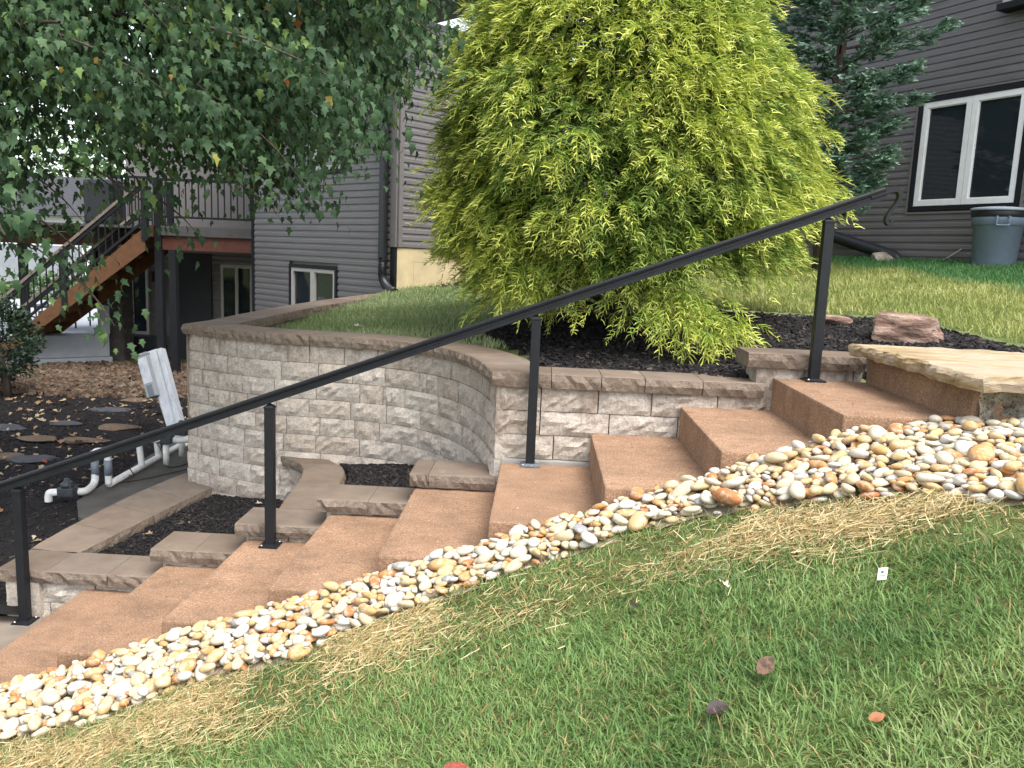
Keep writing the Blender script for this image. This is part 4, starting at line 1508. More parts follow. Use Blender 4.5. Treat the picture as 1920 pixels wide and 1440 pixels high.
# shaded inner growth
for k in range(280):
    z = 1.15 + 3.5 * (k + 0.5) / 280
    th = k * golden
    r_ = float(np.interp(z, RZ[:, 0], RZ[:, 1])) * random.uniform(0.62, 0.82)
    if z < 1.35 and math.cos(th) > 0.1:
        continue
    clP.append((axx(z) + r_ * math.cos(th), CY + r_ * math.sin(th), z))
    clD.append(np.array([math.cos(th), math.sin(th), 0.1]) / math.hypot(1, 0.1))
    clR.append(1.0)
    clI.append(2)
clP, clD, clR = np.array(clP), np.array(clD), np.array(clR)
PER = 25
n = len(clP) * PER
base = np.repeat(clP, PER, 0)
dirs = np.repeat(clD, PER, 0)
tang = np.column_stack([-dirs[:, 1], dirs[:, 0], np.zeros(n)])
tang /= np.linalg.norm(tang, axis=1)[:, None]
back = rng.uniform(0, 1, n) * 0.26
lat = rng.normal(0, 0.15, n)
P = base - dirs * back[:, None] + tang * lat[:, None]
P[:, 2] += rng.normal(0, 0.05, n) + back * 0.25 - lat ** 2 * 1.2
d = dirs + tang * (lat * 2.6 + rng.normal(0, 0.28, n))[:, None] + rng.normal(0, 0.16, (n, 3))
d[:, 2] += rng.normal(-0.16, 0.25, n)
ln = rng.uniform(0.16, 0.30, n) * np.where(np.repeat(np.array(clI), PER) == 2, 1.35, 1.0)
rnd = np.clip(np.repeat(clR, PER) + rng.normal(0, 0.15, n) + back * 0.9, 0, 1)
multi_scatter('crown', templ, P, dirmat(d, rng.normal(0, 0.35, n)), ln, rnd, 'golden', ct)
g = G()
g.tube([(CX, CY, 0.5), (CX + 0.02, CY, 1.2), (CX - 0.03, CY + 0.03, 2.2), (CX, CY, 3.4), (CX, CY, 4.7)], [0.11, 0.095, 0.075, 0.045, 0.015], 10)
tk = g.put('trunk', 'bark', ct, True)
g = G()
for k in range(0, len(clP), 4):
    p, d = clP[k], clD[k]
    hz = max(0.72, p[2] - 0.25 - 0.3 * random.random())
    mid = np.array([CX + (p[0] - CX) * 0.5, CY + (p[1] - CY) * 0.5, hz * 0.5 + p[2] * 0.5 - 0.02])
    g.tube([(CX, CY, hz), mid, p - d * 0.05], [0.022, 0.014, 0.006], 5, caps=False)
setp(g.put('branches', 'bark', ct, True), kind='stuff')

# ---- dark blue-green conifer against the siding
HXc, HYc = 3.66, 7.0
ht = thing('dark_conifer', (HXc, HYc, 1.1), 'dark blue-green conifer with layered boughs behind the golden cypress by the siding', 'tree')
templ2 = [spray_template(40 + s_, 13, 0.12, 0.07, 0.10, 0.42, 0.6, 0.08) for s_ in range(4)]
bp, bd, br = [], [], []
g = G()
g.tube([(HXc, HYc, 1.0), (HXc, HYc + 0.05, 2.6), (HXc + 0.03, HYc, 4.2), (HXc, HYc, 6.0)], [0.09, 0.075, 0.05, 0.01], 8)
g.put('trunk', 'bark', ht, True)
g = G()
for k in range(84):
    z = 1.9 + 4.0 * (k + 0.5) / 84
    th = k * golden + 0.3
    reach = np.interp(z, [2.0, 2.4, 3.0, 3.8, 4.4, 5.2, 6.0], [0.42, 0.72, 0.92, 1.0, 0.85, 0.55, 0.12]) * random.uniform(0.75, 1.15)
    tipz = z + reach * random.uniform(0.05, 0.32)
    d = np.array([math.cos(th), math.sin(th), 0])
    g.tube([(HXc, HYc, z - 0.1), (HXc + d[0] * reach * 0.6, HYc + d[1] * reach * 0.6, z + 0.05), (HXc + d[0] * reach, HYc + d[1] * reach, tipz)], [0.018, 0.012, 0.004], 5, caps=False)
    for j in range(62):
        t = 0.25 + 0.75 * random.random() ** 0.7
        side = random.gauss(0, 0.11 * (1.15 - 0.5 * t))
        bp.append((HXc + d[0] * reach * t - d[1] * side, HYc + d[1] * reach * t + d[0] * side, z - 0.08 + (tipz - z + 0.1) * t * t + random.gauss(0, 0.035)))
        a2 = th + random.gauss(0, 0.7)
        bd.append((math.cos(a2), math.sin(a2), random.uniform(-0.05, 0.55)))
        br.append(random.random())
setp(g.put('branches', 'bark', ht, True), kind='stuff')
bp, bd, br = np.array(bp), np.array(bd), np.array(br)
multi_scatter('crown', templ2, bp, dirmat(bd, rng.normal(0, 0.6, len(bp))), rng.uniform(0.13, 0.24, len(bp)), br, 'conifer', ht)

# ---- maple reaching in from the left
MT = [(-3.38, 2.44, 3.13), (-3.69, 2.46, 3.21), (-1.54, 2.92, 3.07), (-2.71, 1.52, 2.71), (-1.23, 2.22, 2.93), (-2.37, 3.68, 1.9), (-1.15, 3.21, 3.49), (-1.52, 1.69, 2.16), (-3.26, 4.18, 3.75), (-0.96, 2.08, 2.17), (-2.62, 3.0, 2.6), (-2.52, 2.17, 2.94), (-1.01, 1.43, 2.96), (-2.08, 2.87, 2.9), (-3.33, 4.26, 3.07), (-3.13, 1.74, 2.3), (-1.62, 2.95, 2.84), (-0.73, 1.47, 2.88), (-0.68, 2.23, 3.31), (-4.86, 4.08, 2.86), (-2.45, 1.38, 2.96), (-3.49, 2.1, 1.58), (-4.21, 4.29, 3.74), (-4.65, 3.27, 3.21), (-4.53, 3.43, 2.34), (-2.5, 2.48, 2.87), (-3.75, 1.85, 2.29), (-2.23, 2.06, 3.17), (-0.78, 4.03, 2.92), (-2.13, 3.32, 1.72), (-2.18, 1.9, 3.0), (-0.97, 3.28, 2.91), (-1.57, 3.62, 2.17), (-2.62, 3.18, 2.04), (-1.02, 4.39, 3.93), (-3.42, 1.34, 1.29), (-2.72, 3.88, 1.87), (-4.45, 4.14, 3.94), (-1.27, 3.87, 2.47), (-3.32, 2.04, 1.82), (-1.96, 1.19, 2.02), (-4.28, 2.53, 2.03), (-0.86, 1.56, 1.97), (-2.92, 3.92, 3.88), (-1.32, 3.0, 3.42), (-3.25, 2.69, 2.92), (-0.57, 1.65, 2.96), (-1.8, 4.08, 3.82), (-4.35, 3.73, 3.01), (-3.13, 1.51, 1.36), (-3.54, 2.12, 2.2), (-1.57, 2.28, 3.32), (-2.6, 3.34, 2.49), (-1.36, 3.6, 2.93), (-1.63, 2.07, 2.02), (-1.14, 4.02, 2.73), (-1.34, 2.48, 2.08), (-1.49, 1.5, 2.81), (-5.01, 3.98, 2.78), (-0.83, 3.12, 3.3), (-3.1, 3.98, 2.36), (-4.33, 3.08, 1.97), (-1.83, 3.68, 2.23), (-3.46, 3.83, 2.25), (-1.49, 1.92, 2.6), (-3.39, 3.67, 2.76), (-2.51, 1.16, 2.19), (-2.58, 4.14, 3.0), (-1.59, 1.44, 2.75), (-2.87, 2.03, 3.03), (-3.49, 2.08, 2.73), (-2.25, 4.09, 2.48), (-2.82, 1.57, 2.06), (-3.73, 2.2, 3.19), (-5.04, 4.31, 3.83), (-1.85, 3.08, 1.86), (-1.83, 3.27, 2.32), (-3.79, 3.23, 2.67), (-1.05, 2.42, 2.71), (-3.42, 4.02, 3.86), (-3.55, 1.39, 1.17), (-4.43, 3.45, 1.48), (-2.0, 3.84, 3.42), (-0.47, 1.47, 2.44), (-1.72, 2.84, 2.39), (-5.01, 3.72, 1.67), (-2.26, 4.35, 3.76), (-0.89, 1.16, 2.08), (-1.25, 3.04, 2.14), (-3.31, 1.11, 1.59), (-1.23, 2.43, 2.77), (-2.05, 2.57, 3.36), (-1.32, 2.44, 1.87), (-4.58, 4.01, 3.85), (-0.99, 3.62, 3.15), (-4.19, 3.99, 3.13), (-3.07, 1.27, 1.57), (-0.49, 1.56, 2.8), (-4.51, 3.77, 3.17), (-3.56, 3.1, 2.21), (-3.95, 2.13, 2.55), (-2.02, 3.68, 2.09), (-3.31, 1.59, 2.67), (-2.64, 2.77, 2.24), (-3.71, 1.85, 2.82), (-1.89, 2.31, 2.62), (-3.09, 1.82, 3.08), (-4.79, 3.34, 2.88), (-2.77, 2.39, 3.05), (-2.59, 2.54, 2.63), (-1.28, 1.53, 2.3), (-2.59, 3.15, 3.2), (-2.36, 3.33, 2.21), (-5.03, 3.54, 2.58), (-0.76, 2.3, 2.83), (-2.19, 2.24, 2.16), (-1.12, 2.74, 3.08), (-4.13, 2.75, 1.37), (-2.56, 3.86, 3.76), (-3.98, 2.12, 3.21), (-1.92, 1.43, 2.25), (-2.08, 3.02, 2.0), (-3.09, 1.25, 1.78), (-2.04, 2.75, 3.12), (-2.0, 2.92, 2.29), (-2.82, 4.22, 3.49), (-2.93, 2.14, 2.64), (-3.24, 1.99, 2.21), (-1.63, 3.82, 3.05), (-4.78, 4.32, 3.74), (-5.19, 3.93, 3.84), (-4.54, 2.7, 1.9), (-4.48, 4.17, 3.28), (-2.86, 2.56, 2.88), (-5.05, 3.44, 2.75), (-2.59, 2.24, 1.74), (-3.51, 1.75, 2.34), (-1.26, 4.05, 2.93), (-1.9, 3.39, 2.66), (-4.55, 2.84, 1.37), (-1.55, 1.79, 2.71), (-2.95, 2.42, 2.44), (-2.3, 1.9, 1.69), (-3.44, 1.94, 2.45), (-3.51, 3.42, 2.42), (-1.34, 1.88, 1.87), (-1.71, 1.37, 2.51), (-5.13, 3.62, 3.24), (-3.21, 2.85, 2.17), (-0.88, 1.84, 2.45), (-1.78, 3.2, 1.63), (-4.5, 3.75, 2.6), (-1.55, 3.72, 3.47), (-3.61, 1.92, 2.09), (-1.72, 1.59, 1.93), (-2.29, 4.09, 3.84), (-1.13, 1.42, 2.81), (-4.88, 3.52, 1.96), (-1.83, 1.98, 2.37), (-1.4, 4.05, 3.25), (-1.92, 3.29, 2.98), (-3.34, 3.42, 2.37), (-3.31, 3.09, 3.07), (-0.78, 2.6, 2.55), (-0.84, 2.91, 3.41), (-2.45, 2.3, 2.98), (-3.14, 2.87, 2.69), (-1.67, 1.53, 2.17), (-2.28, 3.82, 2.81), (-2.2, 1.47, 1.86), (-4.62, 3.76, 2.02), (-3.85, 1.98, 2.13), (-2.87, 1.4, 2.67), (-1.2, 1.34, 1.52), (-4.95, 4.27, 3.6), (-4.96, 3.72, 2.25), (-1.43, 1.28, 2.87), (-1.38, 2.6, 3.31), (-1.71, 3.95, 2.65), (-1.64, 4.05, 3.36), (-2.88, 1.35, 2.4), (-2.86, 1.4, 2.56), (-2.86, 1.58, 2.55), (-1.72, 1.64, 1.69), (-3.18, 1.25, 1.51), (-4.56, 4.3, 3.51), (-3.6, 1.73, 1.68), (-2.02, 3.13, 2.5), (-1.96, 1.65, 2.91), (-2.82, 4.17, 2.82), (-3.75, 2.16, 2.3), (-4.3, 3.59, 1.98), (-3.6, 2.6, 2.14), (-3.59, 3.83, 3.8), (-3.69, 3.6, 2.95), (-3.35, 3.65, 3.5), (-0.89, 2.78, 2.41), (-1.01, 2.58, 2.45), (-2.47, 2.04, 2.74), (-3.49, 2.06, 2.85), (-0.83, 1.15, 1.77), (-1.71, 1.25, 1.87), (-2.44, 1.73, 2.96), (-2.84, 1.58, 2.38), (-4.87, 3.25, 3.36), (-2.56, 2.08, 2.09), (-1.22, 1.84, 2.33), (-2.35, 1.38, 1.85), (-4.34, 3.86, 2.89), (-2.19, 2.78, 2.37), (-0.88, 2.25, 2.88), (-1.96, 2.83, 3.38), (-1.31, 2.82, 2.47), (-5.29, 3.89, 2.46), (-0.61, 2.74, 3.17)]
MX = [(-1.97, -0.33, 1.2), (-1.99, -0.42, 1.28), (-3.57, 2.89, 1.43), (-3.61, 2.66, 1.22), (-3.34, 2.33, 0.99), (-2.81, 1.93, 0.94), (-3.49, 2.98, 1.31), (-3.8, 2.8, 1.5), (-2.6, 1.69, 0.64), (-2.87, 1.9, 0.8), (-2.34, 2.19, 1.2), (-2.25, 2.2, 1.26), (-2.81, 2.83, 1.5), (-3.26, 3.22, 1.5), (-1.66, 3.07, 1.53), (-1.79, 3.07, 1.57), (-0.98, 2.74, 1.88), (-1.15, 2.66, 2.03), (-2.06, 2.85, 1.51), (-0.71, 3.09, 2.73), (-0.67, 3.36, 3.16), (-3.33, 1.83, 1.06), (-3.64, 3.03, 1.69)]
mt = thing('maple_tree', (-5.6, 3.2, -1.1), 'broad green maple overhanging the yard from the left', 'tree')
half = [(0.0, 0.0), (0.30, 0.10), (0.22, 0.26), (0.44, 0.50), (0.22, 0.60), (0.0, 1.05)]
outl_ = half + [(-x_, y_) for x_, y_ in reversed(half[1:-1])]
LV = [(0.36, 0.0, 0.03)] + [(y_, x_, -0.42 * y_ * y_ - 0.3 * x_ * x_ + 0.34 * abs(x_)) for x_, y_ in outl_]
m_ = len(outl_)
LF = np.array([(0, 1 + k, 1 + (k + 1) % m_) for k in range(m_)])
LV = np.array(LV, float)
lp_, ld_, ls_, lr_ = [], [], [], []
g = G()
TR = np.array([-5.6, 3.2, 0.0])
for k, tip in enumerate(MT + MX):
    tip = np.array(tip)
    extra = k >= len(MT)
    to = tip - TR
    hd = np.array([to[0], to[1], 0])
    hd /= np.linalg.norm(hd)
    hd = hd + np.array([0.25, random.gauss(0, 0.35), 0])
    hd /= np.linalg.norm(hd)
    Lt = random.uniform(0.55, 0.95) if not extra else random.uniform(0.35, 0.6)
    drop = random.uniform(0.35, 0.85)
    start = tip - hd * Lt + np.array([0, 0, drop * Lt])
    c1 = tip - hd * Lt * 0.4 + np.array([0, 0, drop * Lt * 0.62])
    curve = lambda t: (1 - t) ** 2 * start + 2 * t * (1 - t) * c1 + t * t * tip
    g.tube([curve(t) for t in (0, 0.33, 0.66, 1)], [0.009, 0.007, 0.005, 0.002], 5, caps=False)
    nl = int((225 if not extra else 60) * Lt / 0.75)
    crnd = random.gauss(0.42, 0.16)
    for j in range(nl):
        t = random.random() ** 0.75
        c = curve(t) + np.array([random.gauss(0, 0.12), random.gauss(0, 0.12), random.gauss(-0.03, 0.10)])
        a2 = math.atan2(hd[1], hd[0]) + random.gauss(0, 1.0)
        el = random.gauss(-1.1, 0.4)
        lp_.append(c)
        ld_.append((math.cos(a2) * math.cos(el), math.sin(a2) * math.cos(el), math.sin(el)))
        ls_.append(random.choice([0.042, 0.05, 0.06, 0.068]) * random.uniform(0.8, 1.2))
        lr_.append(min(0.94, max(0, random.gauss(crnd, 0.24))) if random.random() > 0.006 else random.uniform(0.97, 1))
# the rest of the crown, unseen above the view, added to shade deck and yard
for k in range(300):
    th, rr_ = random.uniform(0, 6.283), 4.6 * math.sqrt(random.random())
    c0_ = np.array([-5.2 + rr_ * math.cos(th), 4.2 + rr_ * 0.95 * math.sin(th), random.uniform(3.5, 6.2) - 0.05 * rr_ * rr_])
    # clusters low enough to hang into the view are left out
    if c0_[2] < 1.6 + 0.40 * (c0_[1] + 3.6) and c0_[0] > -0.8 * (c0_[1] + 3.6):
        continue
    for j in range(46):
        a2 = random.uniform(0, 6.283)
        el = random.gauss(-0.6, 0.4)
        lp_.append(c0_ + np.array([random.gauss(0, 0.38), random.gauss(0, 0.38), random.gauss(0, 0.22)]))
        ld_.append((math.cos(a2) * math.cos(el), math.sin(a2) * math.cos(el), math.sin(el)))
        ls_.append(random.uniform(0.09, 0.13))
        lr_.append(min(0.94, max(0, random.gauss(0.45, 0.22))))
lp_, ld_, ls_, lr_ = np.array(lp_), np.array(ld_), np.array(ls_), np.array(lr_)
M_ = dirmat(ld_, rng.normal(0, 0.9, len(lp_)))
o = scatter('crown', LV, [LF], lp_, M_, np.column_stack([ls_, ls_, ls_]), 'maple', mt, {'rnd': lr_})
setp(o, kind='stuff')
setp(g.put('twigs', 'bark', mt, True), kind='stuff')
g = G()
g.tube([(-5.6, 3.2, -1.2), (-5.55, 3.2, 0.4), (-5.5, 3.25, 2.0), (-5.4, 3.2, 3.6), (-5.2, 3.2, 5.5)], [0.2, 0.16, 0.14, 0.11, 0.04], 12)
g.put('trunk', 'bark', mt, True)
g = G()
for k, (tx, ty, tz, h) in enumerate([(-2.2, 2.2, 2.7, 1.9), (-1.6, 3.2, 3.2, 2.4), (-2.6, 1.2, 2.4, 1.8), (-3.4, 3.8, 3.2, 2.5), (-1.4, 2.4, 3.4, 2.9), (-3.0, 0.6, 2.6, 2.1), (-2.4, 3.0, 2.5, 1.7)]):
    s0 = np.array([-5.52, 3.22, h])
    e0 = np.array([tx, ty, tz])
    m0 = (s0 + e0) / 2 + np.array([0, 0, 0.55])
    g.tube([s0, s0 * 0.6 + m0 * 0.4, m0, m0 * 0.4 + e0 * 0.6, e0], [0.06, 0.045, 0.034, 0.02, 0.008], 7, caps=False)
g.put('limbs', 'bark', mt, True)

# ---- clipped dark shrub on a short trunk, far left
sh = thing('dark_shrub', (-7.35, 7.7, -1.08), 'small dark evergreen shrub on a short trunk at the left edge', 'shrub')
n = 5200
u = rng.normal(size=(n, 3))
u /= np.linalg.norm(u, axis=1)[:, None]
rad = rng.uniform(0.55, 1.0, n) ** 0.5 * (1 + 0.12 * np.sin(u[:, 0] * 9 + u[:, 2] * 7))
P = np.array([-7.62, 7.75, -0.28]) + u * rad[:, None] * np.array([0.66, 0.55, 0.62])
TVs = np.array([(0, -0.3, 0), (1, -0.2, 0.1), (1.1, 0.2, -0.05), (0, 0.3, 0)], float)
o = scatter('crown', TVs, [np.array([(0, 1, 2, 3)])], P, dirmat(u + rng.normal(0, 0.6, (n, 3)), rng.uniform(0, 6, n)), np.repeat(rng.uniform(0.03, 0.06, n)[:, None], 3, 1), 'shrub', sh, {'rnd': rng.random(n)})
setp(o, kind='stuff')
g = G()
g.tube([(-7.35, 7.7, -1.15), (-7.37, 7.7, -0.8), (-7.5, 7.72, -0.3)], [0.06, 0.05, 0.03], 8)
g.put('trunk', 'bark', sh, True)

# ------------------------------------------------------------------ house
hs_ = thing('house', (0.5, 9.5, -1.1), 'house clad in taupe-brown horizontal vinyl siding behind the garden', 'house')
U0, N0 = (0.7431, -0.6691), (-0.6691, -0.7431)
U1, N1 = (0.6691, 0.7431), (0.7431, -0.6691)
U2, N2 = (0.4848, -0.8746), (-0.8746, -0.4848)
COR = (-1.811, 7.589)


def siding(o, U, Nn, u0, u1, z0, z1, ex, holes, slope=None):
    z = z0
    while z < z1 - 0.01:
        zt = min(z + ex, z1)
        a, b = u0, u1
        if slope:
            a, b = slope(z, u0, u1)
        segs_ = [(a, b)]
        for (h0, h1, hz0, hz1) in holes:
            if z + ex * 0.5 > hz0 and z + ex * 0.5 < hz1:
                ns_ = []
                for (p, q) in segs_:
                    if h1 <= p or h0 >= q:
                        ns_.append((p, q))
                    else:
                        if h0 > p:
                            ns_.append((p, h0))
                        if h1 < q:
                            ns_.append((h1, q))
                segs_ = ns_
        h = zt - z
        pr_ = [(0.0, 0.004), (0.017, 0.0), (0.018, 0.08), (0.0165, 0.52), (0.009, 0.60), (0.004, 1.02), (0.0, 1.02)]
        cut_ = []
        for (p, q) in segs_:
            if q - p > 3.4:
                m_s = p + (q - p) * random.uniform(0.25, 0.75)
                cut_ += [(p, m_s + 0.012, 0.0012), (m_s, q, 0.0)]
            else:
                cut_.append((p, q, 0.0))
        for (p, q, lift_) in cut_:
            if q - p < 0.03:
                continue
            V, F = [], []
            for uu in (p, q):
                for (oo, zz) in pr_:
                    V.append((o[0] + U[0] * uu + Nn[0] * (oo + lift_), o[1] + U[1] * uu + Nn[1] * (oo + lift_), z + zz * h))
            k_ = len(pr_)
            for i in range(k_ - 1):
                F.append((i, k_ + i, k_ + i + 1, i + 1))
            mesh_obj('siding_board', V, F, 'siding', hs_)
        z += ex


def window(o, U, Nn, u0, u1, z0, z1, frame, panes=2, trim=0.055, fr=0.05):
    g = G()
    for (a, b, c, d) in ((u0 - trim, u1 + trim, z1, z1 + trim), (u0 - trim, u1 + trim, z0 - trim, z0), (u0 - trim, u0, z0, z1), (u1, u1 + trim, z0, z1)):
        g.obox(o, U, Nn, a, b, -0.03, 0.032, c, d)
    wn = g.put('window', 'black_trim', hs_)
    w_ = (u1 - u0) / panes
    for k in range(panes):
        a, b = u0 + w_ * k + 0.003, u0 + w_ * (k + 1) - 0.003
        g = G()
        for (p, q, c, d) in ((a, b, z1 - fr, z1 - 0.003), (a, b, z0 + 0.003, z0 + fr), (a, a + fr, z0 + fr, z1 - fr), (b - fr, b, z0 + fr, z1 - fr)):
            g.obox(o, U, Nn, p, q, -0.03, 0.022, c, d)
        # inner bead
        for (p, q, c, d) in ((a + fr, b - fr, z1 - fr - 0.012, z1 - fr), (a + fr, b - fr, z0 + fr, z0 + fr + 0.012), (a + fr, a + fr + 0.012, z0 + fr + 0.012, z1 - fr - 0.012), (b - fr - 0.012, b - fr, z0 + fr + 0.012, z1 - fr - 0.012)):
            g.obox(o, U, Nn, p, q, -0.03, 0.008, c, d)
        g.put('sash', frame, wn)
        g = G()
        g.obox(o, U, Nn, a + fr, b - fr, -0.03, -0.012, z0 + fr, z1 - fr)
        g.put('pane', 'glass', wn)
    return wn


# side wall seen in shade, left of the corner (u runs from far left to the corner)
O0 = (COR[0] - U0[0] * 3.76, COR[1] - U0[1] * 3.76)
siding(O0, U0, N0, 0.0, 3.66, -1.1, 4.1, 0.0945, [(1.09, 2.42, -0.5, 0.94), (1.1, 2.55, 2.27, 3.4), (0.38, 0.62, 2.1, 2.26)])
window(O0, U0, N0, 1.15, 2.36, -0.3, 0.88, 'grey_vinyl')
window(O0, U0, N0, 1.16, 2.49, 2.33, 3.34, 'grey_vinyl')
g = G()
g.obox(O0, U0, N0, 0.39, 0.61, 0.0, 0.05, 2.11, 2.25)
g.put('meter_box', 'grey_box', hs_, bevel=0.01)
# gable side, right of the corner
siding(COR, U1, N1, 0.10, 6.8, 1.251, 4.25, 0.094, [])
g = G()
g.obox(COR, U1, N1, 0.0, 6.8, -0.25, 0.0, -1.0, 1.24)
g.put('foundation', 'foundation', hs_)
g = G()
g.obox(COR, U1, N1, 0.32, 0.324, -0.01, 0.0015, 0.4, 1.06)
g.obox(COR, U1, N1, 0.324, 2.2, -0.01, 0.0015, 1.055, 1.06)
g.put('formwork_line', 'plain_concrete', hs_)
g = G()
g.obox(COR, U1, N1, 0.62, 1.2, 0.0, 0.05, 1.2, 1.235)
g.put('pipe_stub', 'black_plastic', hs_)
# far right wall with the big window
O2 = (5.96 - U2[0] * 6.58, 6.92 - U2[1] * 6.58)
siding(O2, U2, N2, 0.0, 10.0, 1.12, 5.5, 0.098, [(5.06, 6.62, 1.99, 3.56)])
window(O2, U2, N2, 5.135, 6.55, 2.09, 3.46, 'white_vinyl', 2, 0.065, 0.075)
g = G()
for (a, b, c, d) in ((5.03, 6.65, 3.535, 3.56), (5.03, 6.65, 1.985, 2.012), (5.03, 5.06, 2.012, 3.535), (6.625, 6.65, 2.012, 3.535)):
    g.obox(O2, U2, N2, a, b, 0.0, 0.03, c, d)
g.put('window_channel', 'siding_trim', hs_)
# cores
for (o_, U_, N_, a, b, z0, z1) in ((O0, U0, N0, -0.02, 3.74, -1.2, 4.1), (COR, U1, N1, 0.02, 6.82, 1.2, 4.25), (O2, U2, N2, -0.05, 10.0, 0.9, 5.5)):
    g = G()
    g.obox(o_, U_, N_, a, b, -0.25, -0.031, z0, z1)
    g.put('wall_core', 'siding_trim', hs_)
# corner post
g = G()
g.obox(COR, U1, N1, 0.0, 0.10, -0.02, 0.024, 1.25, 4.25)
g.obox(O0, U0, N0, 3.66, 3.784, -0.03, 0.022, 1.25, 4.1)
g.put('corner_trim', 'siding_trim', hs_)
g = G()
g.obox(O0, U0, N0, 3.665, 3.762, -0.03, 0.012, -1.1, 1.248)
g.put('lower_corner_trim', 'black_trim', hs_)
# roofs, soffits
g = G()
g.obox(O0, U0, N0, -1.0, 4.1, -0.2, 0.5, 4.10, 4.14)
g.obox(O0, U0, N0, -1.0, 4.1, 0.5, 0.54, 4.02, 4.22)
g.put('soffit', 'black_trim', hs_)
P_ = lambda o, U, Nn, a, b, z: (o[0] + U[0] * a + Nn[0] * b, o[1] + U[1] * a + Nn[1] * b, z)
V = [P_(O0, U0, N0, -1.0, 0.58, 4.2), P_(O0, U0, N0, 4.15, 0.58, 4.2), P_(O0, U0, N0, 4.15, -4.0, 5.6), P_(O0, U0, N0, -1.0, -4.0, 5.6)]
V += [(x_, y_, z_ + 0.12) for (x_, y_, z_) in V]
mesh_obj('roof', V, [(0, 3, 2, 1), (4, 5, 6, 7), (0, 1, 5, 4), (1, 2, 6, 5), (2, 3, 7, 6), (3, 0, 4, 7)], 'roof_shingle', hs_)
g = G()
g.obox(O2, U2, N2, -0.5, 10.3, -3.0, 0.45, 5.5, 5.7)
g.put('roof', 'roof_shingle', hs_)
g = G()
g.obox(O2, U2, N2, 4.60, 4.95, 0.0, 0.2, 4.84, 5.02)
g.put('floodlight', 'black_trim', hs_, bevel=0.02)
g = G()
g.obox(O2, U2, N2, 6.13, 6.22, 0.0, 0.10, 4.46, 5.4)
g.put('eave_bracket', 'grey_vinyl', hs_)
g = G()
g.obox(O2, U2, N2, 6.14, 6.75, 0.0, 0.22, 4.38, 4.455)
g.put('bracket_shelf', 'black_trim', hs_)
# left downspout with corrugated end
g = G()
g.obox(O0, U0, N0, 3.50, 3.62, 0.02, 0.10, 1.05, 4.1)
dsp = g.put('downspout', 'black_plastic', hs_, bevel=0.012)
g = G()
pp = smoothpath([P_(O0, U0, N0, 3.56, 0.06, 1.10), P_(O0, U0, N0, 3.56, 0.07, 0.92), P_(O0, U0, N0, 3.62, 0.10, 0.80), P_(O0, U0, N0, 3.80, 0.16, 0.70), P_(O0, U0, N0, 4.02, 0.2, 0.655)], 3)
rad = [0.052 + 0.007 * (i % 2) for i in range(len(pp) * 2)]
fine_ = []
for a, b in zip(pp[:-1], pp[1:]):
    fine_ += [a, (a + b) / 2]
g.tube(fine_, rad[:len(fine_)], 10)
g.put('corrugated_pipe', 'black_plastic', dsp)
# right downspout extension lying along the wall foot
g = G()
pp = smoothpath([P_(O2, U2, N2, 3.4, 0.10, 1.80), P_(O2, U2, N2, 3.9, 0.12, 1.68), P_(O2, U2, N2, 4.85, 0.16, 1.45), P_(O2, U2, N2, 5.05, 0.17, 1.40), P_(O2, U2, N2, 5.13, 0.18, 1.32), P_(O2, U2, N2, 5.15, 0.18, 1.22)], 2)
g.tube(pp, 0.085, 10)
g.put('drain_pipe', 'black_plastic', hs_, True)
g = G()
g.tube(smoothpath([P_(O2, U2, N2, 5.94, 0.03, 1.52), P_(O2, U2, N2, 5.85, 0.07, 1.44), P_(O2, U2, N2, 5.73, 0.10, 1.36), P_(O2, U2, N2, 5.60, 0.12, 1.31)], 2), 0.008, 6)
g.put('cable', 'cream_wire', hs_, True)

# ---- trash can
tc = thing('trash_can', (5.66, 6.72, 1.285), 'grey plastic trash can with a lid standing against the siding', 'trash can')
c0 = (5.66, 6.72, 1.285)
g = G()
g.lathe(c0, [(0.225, 0.0), (0.235, 0.01), (0.268, 0.50), (0.272, 0.502), (0.290, 0.51), (0.297, 0.62), (0.29, 0.66)], 32)
g.put('body', 'can_grey', tc, True)
g = G()
g.lathe(c0, [(0.298, 0.60), (0.305, 0.612), (0.306, 0.68), (0.295, 0.69)], 32)
g.put('bag_rim', 'black_plastic', tc, True)
g = G()
g.lathe(c0, [(0.312, 0.675), (0.322, 0.68), (0.322, 0.70), (0.30, 0.712), (0.16, 0.728), (0.0, 0.732)], 32)
g.put('lid', 'can_lid', tc, True)
for sgn in (1, -1):
    ha = math.atan2(-0.875, -0.32) + (0 if sgn > 0 else math.pi)
    hx, hy = math.cos(ha), math.sin(ha)
    tx, ty = -hy, hx
    g = G()
    q = lambda a, r_, z: (c0[0] + hx * r_ + tx * a, c0[1] + hy * r_ + ty * a, c0[2] + z)
    g.tube([q(-0.06, 0.29, 0.60), q(-0.065, 0.335, 0.60), q(-0.065, 0.34, 0.50), q(0.065, 0.34, 0.50), q(0.065, 0.335, 0.60), q(0.06, 0.29, 0.60)], 0.011, 8)
    g.put('handle', 'can_grey', tc)

